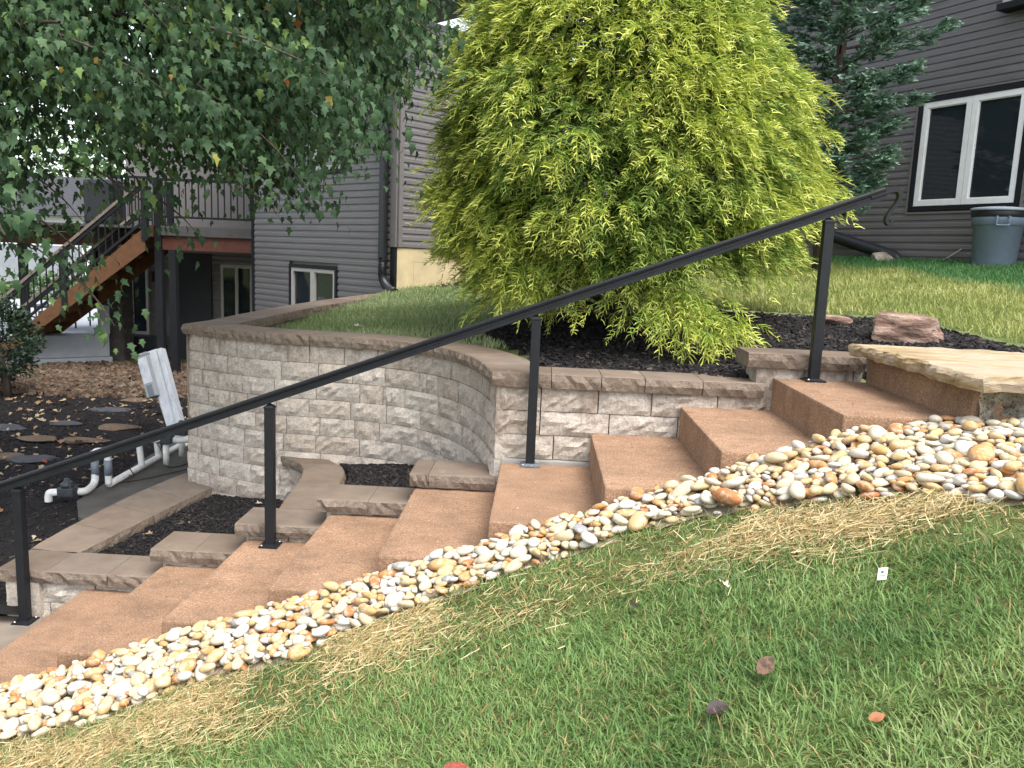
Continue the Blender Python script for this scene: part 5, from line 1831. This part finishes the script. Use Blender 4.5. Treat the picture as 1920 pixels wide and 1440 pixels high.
# ------------------------------------------------------------------ deck with stairs, back left
dk = thing('deck', (-6.5, 10.8, -1.1), 'raised wooden deck with reddish beam and dark railing at the back of the house', 'deck')
DZ = 1.44
g = G()
g.box(-10.5, -4.62, 10.42, 12.1, DZ - 0.04, DZ)
g.put('floor', 'deck_grey', dk)
g = G()
g.box(-6.3, -4.6, 10.30, 10.34, DZ - 0.14, DZ + 0.02)
g.box(-10.5, -7.0, 11.36, 11.40, DZ - 0.14, DZ + 0.02)
g.put('rim_board', 'deck_grey', dk)
g = G()
g.box(-6.3, -4.64, 10.35, 10.41, DZ - 0.38, DZ - 0.142)
g.box(-10.5, -7.0, 11.41, 11.47, DZ - 0.38, DZ - 0.142)
g.put('beam', 'red_beam', dk)
for (x_, y_, z1) in ((-4.66, 10.3, 2.4), (-6.08, 10.29, 1.06), (-6.35, 10.36, 2.25), (-7.72, 11.4, 1.06), (-9.4, 11.4, 1.06)):
    g = G()
    g.box(x_ - 0.06, x_ + 0.06, y_ - 0.06, y_ + 0.06, -1.1, z1)
    g.put('post', 'black_trim', dk)
def railing(parent, x0, x1, y_, zb, zt, sp_=0.11):
    g = G()
    g.box(x0, x1, y_ - 0.02, y_ + 0.02, zb, zb + 0.035)
    g.box(x0, x1, y_ - 0.025, y_ + 0.025, zt, zt + 0.045)
    rl = g.put('railing', 'black_trim', parent)
    x_ = x0 + sp_
    while x_ < x1 - 0.02:
        g = G()
        g.box(x_ - 0.009, x_ + 0.009, y_ - 0.009, y_ + 0.009, zb + 0.035, zt)
        g.put('baluster', 'black_trim', rl)
        x_ += sp_


railing(dk, -6.3, -4.72, 10.32, 1.59, 2.2)
railing(dk, -7.7, -6.95, 11.4, 1.55, 2.3)
g = G()
g.box(-8.3, -7.72, 11.5, 11.95, DZ, 2.28)
g.put('grill_cover', 'black_plastic', dk, bevel=0.08)

ds = thing('deck_stairs', (-7.6, 10.4, -1.1), 'wooden stairs with black balusters descending to the left from the deck', 'stairs')
XT, ZT, XB, ZB = -6.42, 1.40, -9.25, -0.93
sl_ = (ZT - ZB) / (XT - XB)
for y_ in (10.0, 10.95):
    g = G()
    V = [(XT, y_, ZT + 0.02), (XT, y_, ZT - 0.36), (XB, y_, ZB - 0.36 + 0.2), (XB, y_, ZB + 0.02)]
    V += [(a, b + 0.045, c) for a, b, c in V]
    mesh_obj('stringer', V, [(0, 1, 2, 3), (7, 6, 5, 4), (0, 4, 5, 1), (1, 5, 6, 2), (2, 6, 7, 3), (3, 7, 4, 0)], 'deck_wood', ds)
nst = 12
for k in range(nst):
    x_ = XT + (XB - XT) * (k + 0.5) / nst
    z_ = ZT + (ZB - ZT) * (k + 0.5) / nst
    g = G()
    g.box(x_ - 0.13, x_ + 0.12, 10.046, 10.949, z_ - 0.035, z_)
    g.put('tread', 'deck_wood', ds)
    g = G()
    g.box(x_ + 0.10, x_ + 0.119, 10.047, 10.948, z_ + 0.002, z_ + 0.155)
    g.put('riser', 'deck_wood', ds)
for y_ in (10.02, 10.97):
    up0 = 0.78
    g = G()
    g.bar((XT, y_, ZT + up0), (XB - 0.2, y_, ZB + up0 - 0.2 * sl_), 0.075, 0.045)
    g.put('handrail', 'rail_wood', ds)
    g = G()
    g.bar((XT, y_, ZT + 0.70), (XB - 0.2, y_, ZB + 0.70 - 0.2 * sl_), 0.04, 0.05)
    g.bar((XT, y_, ZT + 0.13), (XB - 0.2, y_, ZB + 0.13 - 0.2 * sl_), 0.04, 0.04)
    g.put('rail_bar', 'black_trim', ds)
    x_ = XT - 0.1
    while x_ > XB - 0.15:
        z_ = ZT + (x_ - XT) * sl_
        g = G()
        g.box(x_ - 0.009, x_ + 0.009, y_ - 0.009, y_ + 0.009, z_ + 0.14, z_ + 0.69)
        g.put('baluster', 'black_trim', ds)
        x_ -= 0.115
    for x_ in (XT, XT - 1.4, XB - 0.1):
        z_ = ZT + (x_ - XT) * sl_
        g = G()
        g.box(x_ - 0.045, x_ + 0.045, y_ - 0.045, y_ + 0.045, z_ - 0.2, z_ + 0.75)
        g.put('newel_post', 'black_trim', ds)

# rear ground-floor wall under the deck
bw = thing('basement_wall', (-6.4, 12.2, -1.1), 'shaded rear wall with door and window under the deck', 'wall')
g = G()
g.box(-7.85, -4.3, 12.25, 12.5, -1.2, DZ + 2.6)
g.put('wall', 'siding_trim', bw)
z_ = -1.1
while z_ < 1.3:
    V, F = [], []
    for uu in (-7.84, -4.3):
        for (oo, zz) in ((0.0, 0.0), (0.018, 0.0), (0.016, 0.55), (0.006, 0.62), (0.003, 1.0)):
            V.append((uu, 12.25 - oo, z_ + zz * 0.095))
    mesh_obj('siding_board', V, [(i, 5 + i, 6 + i, i + 1) for i in range(4)], 'siding', bw)
    z_ += 0.095
for (a, b, z0, z1, fr_) in ((-6.02, -5.40, -0.45, 0.80, 'grey_vinyl'), (-7.80, -7.45, -0.62, 1.0, 'grey_vinyl')):
    g = G()
    for (p, q, c, d) in ((a, b, z1 - 0.06, z1), (a, b, z0, z0 + 0.06), (a, a + 0.05, z0 + 0.06, z1 - 0.06), (b - 0.05, b, z0 + 0.06, z1 - 0.06)) + (((a + b) / 2 - 0.03, (a + b) / 2 + 0.03, z0 + 0.06, z1 - 0.06),) * (1 if b - a > 0.5 else 0):
        g.box(p, q, 12.19, 12.24, c, d)
    wn = g.put('window', fr_, bw)
    g = G()
    g.box(a + 0.05, b - 0.05, 12.215, 12.225, z0 + 0.06, z1 - 0.06)
    g.put('pane', 'glass', wn)
g = G()
g.box(-7.0, -6.2, 12.16, 12.21, -1.1, 1.0)
g.put('door', 'door_dark', bw)
g = G()
g.box(-7.78, -7.1, 11.85, 12.14, -1.1, -0.62)
g.put('ledge', 'door_dark', bw)
g = G()
g.box(-7.33, -7.23, 12.1, 12.2, 0.42, 0.62)
lt_ = g.put('lantern', 'black_trim', bw)
g = G()
g.bar((-7.28, 12.2, 0.72), (-7.28, 12.15, 0.62), 0.02, 0.02, up=(1, 0, 0))
g.put('bracket', 'black_trim', lt_)

# stone column
sc_ = thing('stone_column', (-7.7, 11.4, -1.1), 'square dark stone-clad column under the deck stairs', 'column')
g = G()
g.box(-7.92, -7.47, 11.2, 11.62, -1.15, 1.3)
g.put('core', 'mortar', sc_)
z_ = -1.12
k = 0
while z_ < 1.2:
    h = random.choice([0.10, 0.13, 0.16, 0.20])
    x_ = -7.935
    while x_ < -7.47:
        w_ = min(random.choice([0.11, 0.16, 0.22]), -7.455 - x_)
        if -7.455 - (x_ + w_) < 0.06:
            w_ = -7.455 - x_
        face_block('stone', line(11.2), z_ + 0.006, z_ + h - 0.006, x_ + 0.005, x_ + w_ - 0.005, sc_, 'stone_dark', 0.05, 3, 2, seed=2000 + k, amp=0.008)
        k += 1
        x_ += w_
    y_ = 11.2
    while y_ < 11.6:
        w_ = min(random.choice([0.14, 0.2]), 11.63 - y_)
        face_block('stone', (lambda t: (np.array([-7.47, t]), np.array([1.0, 0.0]))), z_ + 0.006, z_ + h - 0.006, y_ + 0.005, y_ + w_ - 0.005, sc_, 'stone_dark', 0.05, 3, 2, seed=2500 + k, amp=0.008)
        k += 1
        y_ += w_
    z_ += h

# pale block edging of the patio
pb = thing('patio_edge', (-8.3, 10.8, -1.1), 'pale grey concrete block edge of the patio beneath the deck stairs', 'low wall')
ua = np.array([0.86, 0.65]) / math.hypot(0.86, 0.65)
na = np.array([ua[1], -ua[0]])
for (a, b, z0, z1, o_) in ((-1.4, 1.16, -1.1, -0.93, 0.03), (-1.4, 1.12, -0.93, -0.52, 0.0)):
    g = G()
    g.obox((-8.56, 10.42), ua, na, a, b, -0.4, o_, z0 + 0.003, z1 - 0.003)
    g.put('block', 'pale_concrete', pb, bevel=0.015)
g = G()
g.obox((-8.56, 10.42), ua, na, 0.98, 1.14, -0.3, -0.01, -0.52, 0.0)
g.put('pier', 'pale_concrete', pb, bevel=0.015)
g = G()
g.box(-20, -7.95, 11.3, 19.0, -1.2, -0.56)
setp(g.put('patio', 'pale_concrete', None), kind='structure')

# patio furniture glimpsed behind the stairs
pf = thing('patio_chair', (-8.6, 12.4, -0.56), 'dark metal patio chair with a red cushion behind the stone column', 'chair')
g = G()
g.box(-8.95, -8.35, 12.2, 12.75, -0.16, -0.08)
g.put('cushion', 'red_cloth', pf, bevel=0.03)
g = G()
for k in range(7):
    x_ = -8.93 + 0.095 * k
    g.bar((x_, 12.75, -0.12), (x_ + 0.03 * math.sin(k), 12.85, 0.34), 0.014, 0.014, up=(1, 0, 0))
g.bar((-8.96, 12.86, 0.34), (-8.33, 12.86, 0.34), 0.025, 0.025)
g.put('backrest', 'black_trim', pf)
for (x_, y_) in ((-8.93, 12.22), (-8.37, 12.22), (-8.93, 12.74), (-8.37, 12.74)):
    g = G()
    g.box(x_ - 0.012, x_ + 0.012, y_ - 0.012, y_ + 0.012, -0.56, -0.16)
    g.put('leg', 'black_trim', pf)
pt = thing('patio_table', (-9.3, 12.0, -0.56), 'low round dark patio table on the pale patio', 'table')
g = G()
g.lathe((-9.3, 12.0, -0.56), [(0.24, 0.0), (0.24, 0.03), (0.05, 0.10), (0.04, 0.42)], 20)
g.put('pedestal', 'black_plastic', pt, True)
g = G()
g.lathe((-9.3, 12.0, -0.14), [(0.38, 0.0), (0.40, 0.015), (0.38, 0.03)], 24)
g.put('table_top', 'black_plastic', pt, True)

# ------------------------------------------------------------------ far background
gb = thing('white_garage', (-17, 24, -1.2), 'white neighbouring building seen past the deck stairs', 'building')
g = G()
g.box(-30, -13.5, 24.0, 30.0, -1.2, 1.9)
wl_ = g.put('wall', 'white_wall', gb)
g = G()
g.box(-18.5, -15.4, 23.93, 23.98, -1.2, 0.9)
g.put('garage_door', 'pale_concrete', wl_)
V = [(-30.4, 23.5, 1.9), (-13.1, 23.5, 1.9), (-13.1, 27, 3.4), (-30.4, 27, 3.4), (-30.4, 30.5, 1.9), (-13.1, 30.5, 1.9)]
mesh_obj('roof', V, [(0, 1, 2, 3), (3, 2, 5, 4), (0, 3, 4), (1, 5, 2)], 'roof_shingle', gb)


def leafmass(name, loc, size, n, sz, label, cat, mat='hedge', trunk=None, group=None):
    t_ = thing(name, loc, label, cat, group)
    u = rng.normal(size=(n, 3))
    u /= np.linalg.norm(u, axis=1)[:, None]
    r_ = rng.uniform(0.35, 1.0, n) ** 0.45 * (1 + 0.18 * np.sin(u[:, 0] * 7 + u[:, 2] * 9 + loc[0]))
    P = np.array([loc[0], loc[1], loc[2] + size[2] + (trunk or 0)]) + u * r_[:, None] * np.array(size)
    o = scatter('crown', TVs, [np.array([(0, 1, 2, 3)])], P, dirmat(u + rng.normal(0, 0.7, (n, 3)), rng.uniform(0, 6, n)), np.repeat(rng.uniform(sz * 0.6, sz * 1.4, n)[:, None], 3, 1), mat, t_, {'rnd': rng.random(n)})
    setp(o, kind='stuff')
    g = G()
    g.tube([(loc[0], loc[1], loc[2] - 0.1), (loc[0] + 0.05, loc[1], loc[2] + (trunk or 0.3)), (loc[0], loc[1], loc[2] + (trunk or 0) + size[2])], [0.16 if trunk else 0.05, 0.12 if trunk else 0.04, 0.03], 7)
    g.put('trunk', 'bark', t_, True)


for k, (x_, y_) in enumerate(((-16.5, 20.2), (-14.6, 20.6), (-12.8, 20.3), (-11.0, 20.8), (-18.4, 20.5))):
    leafmass('hedge_shrub', (x_, y_, -1.2), (1.15, 0.8, 0.62), 1500, 0.11, 'green hedge shrub in the row beyond the deck stairs', 'shrub', group='hedge beyond the deck stairs')
for k, (x_, y_, h, lab) in enumerate(((-19.0, 36.0, 3.2, 'pale distant tree left of the white building'), (-26.0, 38.0, 3.6, 'distant tree at the far left edge'), (-12.5, 40.0, 2.6, 'distant tree right of the white building roof'))):
    leafmass('distant_tree', (x_, y_, -1.2), (3.0, 2.4, 2.6), 1500, 0.3, lab, 'tree', 'hedge', h)

# ------------------------------------------------------------------ irrigation slab, pipes and pedestal
poly = [(-3.74, 3.12), (-3.5, 2.72), (-3.16, 2.4), (-3.12, 3.0), (-2.98, 3.5), (-2.85, 5.5), (-3.95, 5.6)]
V = [(a, b, -1.045) for a, b in poly] + [(a, b, -1.2) for a, b in poly]
n_ = len(poly)
o = mesh_obj('concrete_slab', V, [tuple(range(n_))] + [(k, n_ + k, n_ + (k + 1) % n_, (k + 1) % n_) for k in range(n_)], 'slab_concrete')
setp(fixn(o), kind='structure')
ir = thing('irrigation_manifold', (-3.8, 4.3, -1.05), 'white PVC irrigation manifold with grey valves on the dark slab', 'pipework')
Z0 = -1.0
main = lambda t: Vector((-3.66 - 0.03 * t, 3.50 + 1.55 * t, Z0))
g = G()
g.tube([main(0.0), main(0.5), main(1.0), main(1.0) + Vector((0.35, 0.05, 0))], 0.030, 12)
g.put('main_pipe', 'pvc', ir, True)


def loop(t, off, h, mat_low=None):
    b = main(t)
    s_ = Vector((off, -0.02, 0))
    g = G()
    g.tube(smoothpath([b, b + Vector((0, 0, h - 0.06)), b + Vector((0, 0, h)), b + Vector((0, 0, h)) + s_ * 0.3, b + Vector((0, 0, h)) + s_, b + s_ + Vector((0, 0, h - 0.06)), b + s_ + Vector((0, 0, h * 0.3))], 2), 0.030, 12)
    o = g.put('riser_loop', 'pvc', ir, True)
    if mat_low:
        for q in (b, b + s_):
            g = G()
            g.tube([q + Vector((0, 0, h * 0.28)), q + Vector((0, 0, h * 0.74))], 0.034, 12)
            g.put('sleeve', 'grey_pvc', o, True)
    return b + s_


e1 = loop(0.0, -0.11, 0.31, True)
g = G()
g.tube(smoothpath([e1 + Vector((0, 0, 0.12)), e1 + Vector((0.0, -0.01, 0.02)), e1 + Vector((0.02, -0.12, 0.0)), e1 + Vector((0.03, -0.24, 0.0)), e1 + Vector((-0.02, -0.30, 0.02))], 2), 0.032, 12)
g.put('lower_pipe', 'pvc', ir, True)


def valve(p):
    g = G()
    g.box(p[0] - 0.07, p[0] + 0.07, p[1] - 0.05, p[1] + 0.05, p[2] - 0.03, p[2] + 0.05)
    v_ = g.put('valve', 'valve', ir, bevel=0.012)
    g = G()
    g.lathe((p[0], p[1], p[2] + 0.05), [(0.055, 0.0), (0.055, 0.03), (0.03, 0.045), (0.022, 0.075)], 12)
    g.put('bonnet', 'valve', v_, True)
    g = G()
    g.tube([(p[0] + 0.045, p[1] - 0.03, p[2] + 0.04), (p[0] + 0.045, p[1] - 0.03, p[2] + 0.11)], 0.018, 8)
    g.put('solenoid', 'valve', v_)


v1 = e1 + Vector((-0.06, -0.34, 0.02))
valve(v1)
g = G()
g.tube(smoothpath([v1 + Vector((-0.05, 0, 0.0)), v1 + Vector((-0.11, -0.02, 0.0)), v1 + Vector((-0.15, -0.03, 0.0)), v1 + Vector((-0.155, -0.03, -0.08))], 2), 0.032, 12)
g.put('elbow', 'pvc', ir, True)
for t in (0.42, 0.66):
    b = main(t)
    g = G()
    g.tube(smoothpath([b, b + Vector((-0.02, 0, 0.2)), b + Vector((-0.02, 0, 0.25)), b + Vector((0.05, 0.03, 0.26)), b + Vector((0.16, 0.08, 0.26))], 2), 0.030, 12)
    g.put('riser', 'pvc', ir, True)
    valve(b + Vector((0.2, 0.1, 0.25)))
    g = G()
    q = b + Vector((0.2, 0.1, 0.0))
    g.tube([q + Vector((0, 0, 0.0)), q + Vector((0, 0, 0.2))], 0.03, 12)
    g.put('drop', 'pvc', ir, True)
    g = G()
    g.tube(smoothpath([b + Vector((0.26, 0.12, 0.25)), b + Vector((0.36, 0.16, 0.24)), b + Vector((0.5, 0.2, 0.28)), b + Vector((0.62, 0.26, 0.29))], 2), 0.031, 12)
    g.put('outlet', 'pvc', ir, True)
q = main(0.66) + Vector((0.62, 0.26, 0.29))
g = G()
g.tube([q, q + Vector((0.2, 0.02, -0.01))], 0.042, 12)
g.put('coupling', 'valve', ir, True)
g = G()
g.tube([q + Vector((0.2, 0.02, -0.01)), q + Vector((0.36, 0.03, -0.01))], 0.032, 12)
g.put('stub', 'pvc', ir, True)
g = G()
g.tube(smoothpath([(-3.66, 3.5, -0.82), (-3.55, 3.55, -0.78), (-3.48, 3.65, -0.96), (-3.6, 3.75, -0.98)], 3), 0.005, 5)
g.tube(smoothpath([(-3.72, 4.5, -0.80), (-3.55, 4.35, -0.9), (-3.45, 4.15, -1.035), (-3.3, 4.6, -1.035), (-3.1, 4.9, -1.03)], 3), 0.005, 5)
g.tube(smoothpath([(-3.74, 3.6, -1.03), (-3.5, 3.8, -1.035), (-3.3, 4.2, -1.035), (-3.05, 4.5, -1.03)], 3), 0.004, 5)
g.put('cable', 'cable', ir, True)

pe = thing('utility_pedestal', (-4.02, 5.75, -1.08), 'weathered white post leaning left with a grey utility box on it', 'utility post')
B0 = Vector((-4.02, 5.75, -1.15))
TOP = Vector((-4.42, 6.02, -0.10))
dv = TOP - B0
g = G()
g.bar(B0, TOP, 0.13, 0.10, up=(0, 1, 0))
g.put('post', 'peel', pe, bevel=0.006)
g = G()
g.bar(B0 + Vector((0.10, -0.015, 0)), TOP + Vector((0.10, -0.015, 0.03)), 0.055, 0.11, up=(0, 1, 0))
g.put('side_board', 'peel', pe, bevel=0.005)
off = Vector((-0.11, -0.05, 0.0))
g = G()
g.bar(B0 + dv * 0.50 + off, B0 + dv * 0.955 + off, 0.13, 0.12, up=(0, 1, 0))
bx_ = g.put('box', 'grey_box', pe, bevel=0.006)
g = G()
g.bar(B0 + dv * 0.945 + off, B0 + dv * 0.965 + off, 0.15, 0.14, up=(0, 1, 0))
g.put('lid', 'grey_box', bx_)
g = G()
oh_ = off + Vector((0, -0.0625, 0))
g.bar(B0 + dv * 0.66 + oh_, B0 + dv * 0.93 + oh_, 0.11, 0.008, up=(0, 1, 0))
g.put('door', 'peel', bx_)
g = G()
o2_ = off + Vector((0, -0.063, 0))
g.bar(B0 + dv * 0.52 + o2_, B0 + dv * 0.64 + o2_, 0.07, 0.006, up=(0, 1, 0))
g.put('meter_window', 'grey_pvc', bx_)
g = G()
g.tube([B0 + dv * 0.5 + off * 0.7, B0 + dv * 0.25 + off * 0.6, B0 + off * 0.5], 0.012, 8)
g.put('conduit', 'grey_box', pe, True)

# ------------------------------------------------------------------ rocks
def rock(name, c, size, mat, label, cat, seed, rot=0.0, sub=3, blocky=0.5, group=None):
    bm = _bm.new()
    _bm.ops.create_icosphere(bm, subdivisions=sub, radius=1.0)
    r = random.Random(seed)
    planes = []
    for _ in range(9):
        a = Vector((r.gauss(0, 1), r.gauss(0, 1), r.gauss(0, 1))).normalized()
        planes.append((a, r.uniform(0.55, 0.85)))
    cr, sr = math.cos(rot), math.sin(rot)
    for v in bm.verts:
        p = v.co.copy()
        m = max(abs(p.x), abs(p.y), abs(p.z))
        p = p * (1 - blocky) + (p / m) * blocky * 0.85
        for a, l in planes:
            q = p.dot(a)
            if q > l:
                p -= a * (q - l) * 0.85
        nn = fbm(p.x + seed, p.y, p.z, 2.2)
        p *= 1 + 0.10 * nn
        p.z += 0.05 * fbm(p.x, p.y, p.z * 4 + seed, 3)
        x_, y_, z_ = p.x * size[0], p.y * size[1], p.z * size[2]
        v.co = (x_ * cr - y_ * sr, x_ * sr + y_ * cr, z_)
    me = bpy.data.meshes.new(name)
    bm.to_mesh(me)
    bm.free()
    me.materials.append(MAT[mat])
    o = bpy.data.objects.new(name, me)
    COL.objects.link(o)
    o.location = c
    setp(o, label, cat, group)
    return o


b_ = rock('boulder', (2.78, 2.28, 0.80), (0.30, 0.20, 0.16), 'boulder', 'blocky reddish boulder in the mulch behind the flagstone landing', 'boulder', 5, -0.35, 4, 0.75)
b_.rotation_euler = (0.0, 0.14, 0.0)
rock('rock', (2.55, 3.1, 0.79), (0.17, 0.12, 0.06), 'boulder', 'small flat reddish rock at the lawn edge behind the top post', 'rock', 8, 0.2, 3, 0.5)
rock('rock', (4.86, 8.05, 1.34), (0.21, 0.14, 0.12), 'rock', 'grey-tan rock under the black drain pipe by the siding', 'rock', 12, 0.2, 3, 0.4)
stepping = [(-5.55, 7.07, 0.36, 'slate', 'long slate stepping stone in the yard mulch, left of the white post'), (-5.6, 6.15, 0.24, 'slate', 'small oval slate stepping stone in the yard mulch'), (-5.55, 7.8, 0.34, 'tan_slab', 'tan stepping stone farthest back, near the gravel'), (-4.9, 6.05, 0.36, 'tan_slab', 'tan stepping stone just left of the leaning white post'), (-5.45, 5.3, 0.32, 'tan_slab', 'tan stepping stone with leaves behind the handrail, left of its pair'), (-4.92, 5.33, 0.38, 'tan_slab', 'wide tan stepping stone above the handrail near the pipes'), (-5.35, 4.5, 0.34, 'tan_slab', 'tan stepping stone at the left edge above the handrail'), (-4.95, 4.42, 0.36, 'slate', 'grey stepping stone partly hidden by the handrail at left'), (-6.15, 5.75, 0.36, 'slate', 'grey stepping stone cut by the left edge of the view'), (-4.2, 7.2, 0.30, 'tan_slab', 'tan stepping stone right of the leaning white post')]
for k, (x_, y_, s_, m, lab) in enumerate(stepping):
    o = rock('stepping_stone', (x_, y_, YARD_Z + 0.012), (s_ * 0.82, s_ * 0.45, 0.03), m, lab, 'stepping stone', 30 + k, random.uniform(-0.2, 0.3), 3, 0.3)

# ------------------------------------------------------------------ fallen leaves
def leaf_obj(name, p, size, yaw, mat, label, tilt=(0.1, 0.1), curl=0.3, oval=True, cat='leaf', group=None, rndv=None):
    if oval:
        ol = [(-0.5, 0.0), (-0.38, 0.16), (-0.18, 0.27), (0.05, 0.29), (0.28, 0.2), (0.5, 0.0), (0.28, -0.2), (0.05, -0.29), (-0.18, -0.27), (-0.38, -0.16)]
    else:
        ol = [(y_ - 0.45, x_) for x_, y_ in outl_]
    mid = [(-0.3, 0.0), (0.0, 0.0), (0.3, 0.0)]
    V = [(0.0, 0.0, 0.0)] + [(a, b, curl * (b * b * 2.2 + max(0, a) ** 2 * 0.5)) for a, b in ol]
    k_ = len(ol)
    F = [(0, 1 + i, 1 + (i + 1) % k_) for i in range(k_)]
    V = np.array(V) * size
    o = npmesh(name, V, np.array(F), mat, None, {'rnd': np.full(len(V), rng.random() if rndv is None else rndv)})
    o.location = p
    o.rotation_euler = (tilt[0], tilt[1], yaw)
    return setp(o, label, cat, group)


zz = lambda x_, y_, h=0.03: (x_, y_, float(zl(x_, y_)) + h)
leaf_obj('fallen_leaf', zz(0.845, -1.487, 0.055), 0.075, 0.75, 'brown_leaf', 'ribbed brown oval leaf lying in the green front lawn', (0.55, -0.35), 0.35)
leaf_obj('fallen_leaf', zz(0.70, -1.59, 0.04), 0.07, 0.4, 'purple_leaf', 'dark purplish curled leaf in the front lawn', (0.3, -0.1), 0.9)
leaf_obj('fallen_leaf', zz(1.025, -1.779, 0.045), 0.042, 0.2, 'rust_leaf', 'small rust-orange leaf near the lower right of the lawn', (0.5, -0.2), 0.5)
leaf_obj('fallen_leaf', zz(0.009, -1.545, 0.04), 0.085, 0.3, 'red_leaf', 'red leaf in the lawn at the bottom edge of the view', (0.3, -0.2), 0.4)
leaf_obj('fallen_leaf', zz(0.836, -0.993, 0.045), 0.045, 2.2, 'pale_leaf', 'pale cream curled leaf in the lawn below the pebbles', (0.2, -0.2), 0.9, False)
leaf_obj('fallen_leaf', zz(0.55, -0.95, 0.04), 0.045, 1.2, 'purple_leaf', 'small grey-brown curled leaf in the lawn left of the pale one', (0.6, 0.3), 0.9, False)
# white paper tag
ta = thing('paper_tag', zz(1.25, -1.213, 0.05), 'small white paper tag with dark print lying in the lawn', 'tag')
tp = zz(1.25, -1.213, 0.058)
ux, uy = np.array([0.35, 0.80, 0.48]), np.array([1.0, -0.2, 0.25])
ux /= np.linalg.norm(ux)
uy /= np.linalg.norm(uy)
q_ = lambda a, b, h=0.0: tuple(np.array(tp) + ux * a + uy * b + np.cross(uy, ux) * h)
V = [q_(-0.024, -0.013), q_(-0.024, 0.013), q_(0.024, 0.015), q_(0.024, -0.012)] + [q_(-0.024, -0.013, -0.0015), q_(-0.024, 0.013, -0.0015), q_(0.024, 0.015, -0.0015), q_(0.024, -0.012, -0.0015)]
mesh_obj('card', V, [(0, 1, 2, 3), (7, 6, 5, 4), (0, 4, 5, 1), (1, 5, 6, 2), (2, 6, 7, 3), (3, 7, 4, 0)], 'paper', ta)
V, F = [], []
for (a0, a1, b0, b1) in ((0.002, 0.010, -0.004, 0.004), (-0.010, -0.007, -0.009, 0.009), (-0.018, -0.016, -0.009, 0.006)):
    b = len(V)
    V += [q_(a0, b0, 0.0012), q_(a0, b1, 0.0012), q_(a1, b1, 0.0012), q_(a1, b0, 0.0012)]
    F.append((b, b + 1, b + 2, b + 3))
mesh_obj('print', V, F, 'ink', ta)
# leaves on the yard mulch: the larger ones one by one, the rest as litter
for k in range(70):
    for _ in range(50):
        x_, y_ = random.uniform(-7.2, -3.3), random.uniform(2.0, 7.8)
        if x_ > -3.6 - (y_ + 3.6) * 0.42 and not (x_ > -4.0 and 2.3 < y_ < 5.7):
            break
    leaf_obj('fallen_leaf', (x_, y_, YARD_Z + 0.03), random.uniform(0.07, 0.12), random.uniform(0, 6.28), 'fallen', 'small dry autumn leaf on the black mulch of the left yard', (random.gauss(0, 0.25), random.gauss(0, 0.25)), random.uniform(0.1, 0.7), False, group='leaves fallen on the yard mulch')
n = 420
x = rng.uniform(-7.5, -3.3, n)
y = rng.uniform(1.6, 8.2, n)
k_ = (x > -3.7 - (y + 3.6) * 0.45) & ~((x > -4.0) & (y > 2.3) & (y < 5.7))
x, y = x[k_], y[k_]
n = len(x)
o = scatter('leaf_litter', LV - np.array([0.4, 0, 0]), [LF], np.column_stack([x, y, yard(x, y) + 0.025]), rotmats(rng.uniform(0, 6.28, n), rng.normal(0, 0.3, n), rng.normal(0, 0.3, n)), np.repeat(rng.uniform(0.04, 0.08, n)[:, None], 3, 1), 'fallen', None, {'rnd': rng.random(n)})
setp(o, kind='stuff')
for k, (x_, y_, r0, lab) in enumerate(((-2.25, 2.0, 0.9, 'pale leaf on the mulch of the lowest planter'), (-2.2, 1.72, 0.93, 'white curled leaf beside the H-step cap in the lowest planter'), (-2.33, 2.05, 0.35, 'tan leaf touching the pale one in the lowest planter'), (-1.95, 2.55, 0.9, 'pale leaf near the foot of the tall curved wall'), (-2.45, 1.75, 0.4, 'small brown leaf in the corner of the lowest planter'))):
    lab = lab.replace('H-step', 'low stepped')
    leaf_obj('fallen_leaf', (x_, y_, -0.80), random.uniform(0.06, 0.09), random.uniform(0, 6), 'fallen', lab, (random.gauss(0, 0.3), random.gauss(0, 0.3)), 0.6, False, rndv=r0)
leaf_obj('fallen_leaf', (-1.45, 3.75, float(zu(-1.45, 3.75)) + 0.07), 0.08, 0.5, 'pale_leaf', 'pale leaf lying on the upper lawn behind the tall wall', (0.2, 0.1), 0.5, False)

# grit, straw bits and tiny leaf scraps blown onto the treads
n = 260
k_ = rng.integers(-5, 4, n)
x = (k_ + rng.random(n)) * T
y = rng.uniform(0.03, 1.07, n) ** np.where(rng.random(n) < 0.5, 1.0, 0.35)
y = np.clip(y, 0.03, 1.07)
P = np.column_stack([x, y, k_ * RI + 0.001])
L_ = rng.uniform(0.005, 0.022, n)
o = scatter('step_debris', CHIP_V, CHIP_F, P, rotmats(rng.uniform(0, 6.28, n), rng.normal(0, 0.08, n), rng.normal(0, 0.08, n)), np.column_stack([L_, L_ * 0.4, L_ * 0.15]), 'fallen', None, {'rnd': rng.random(n)})
setp(o, kind='stuff')
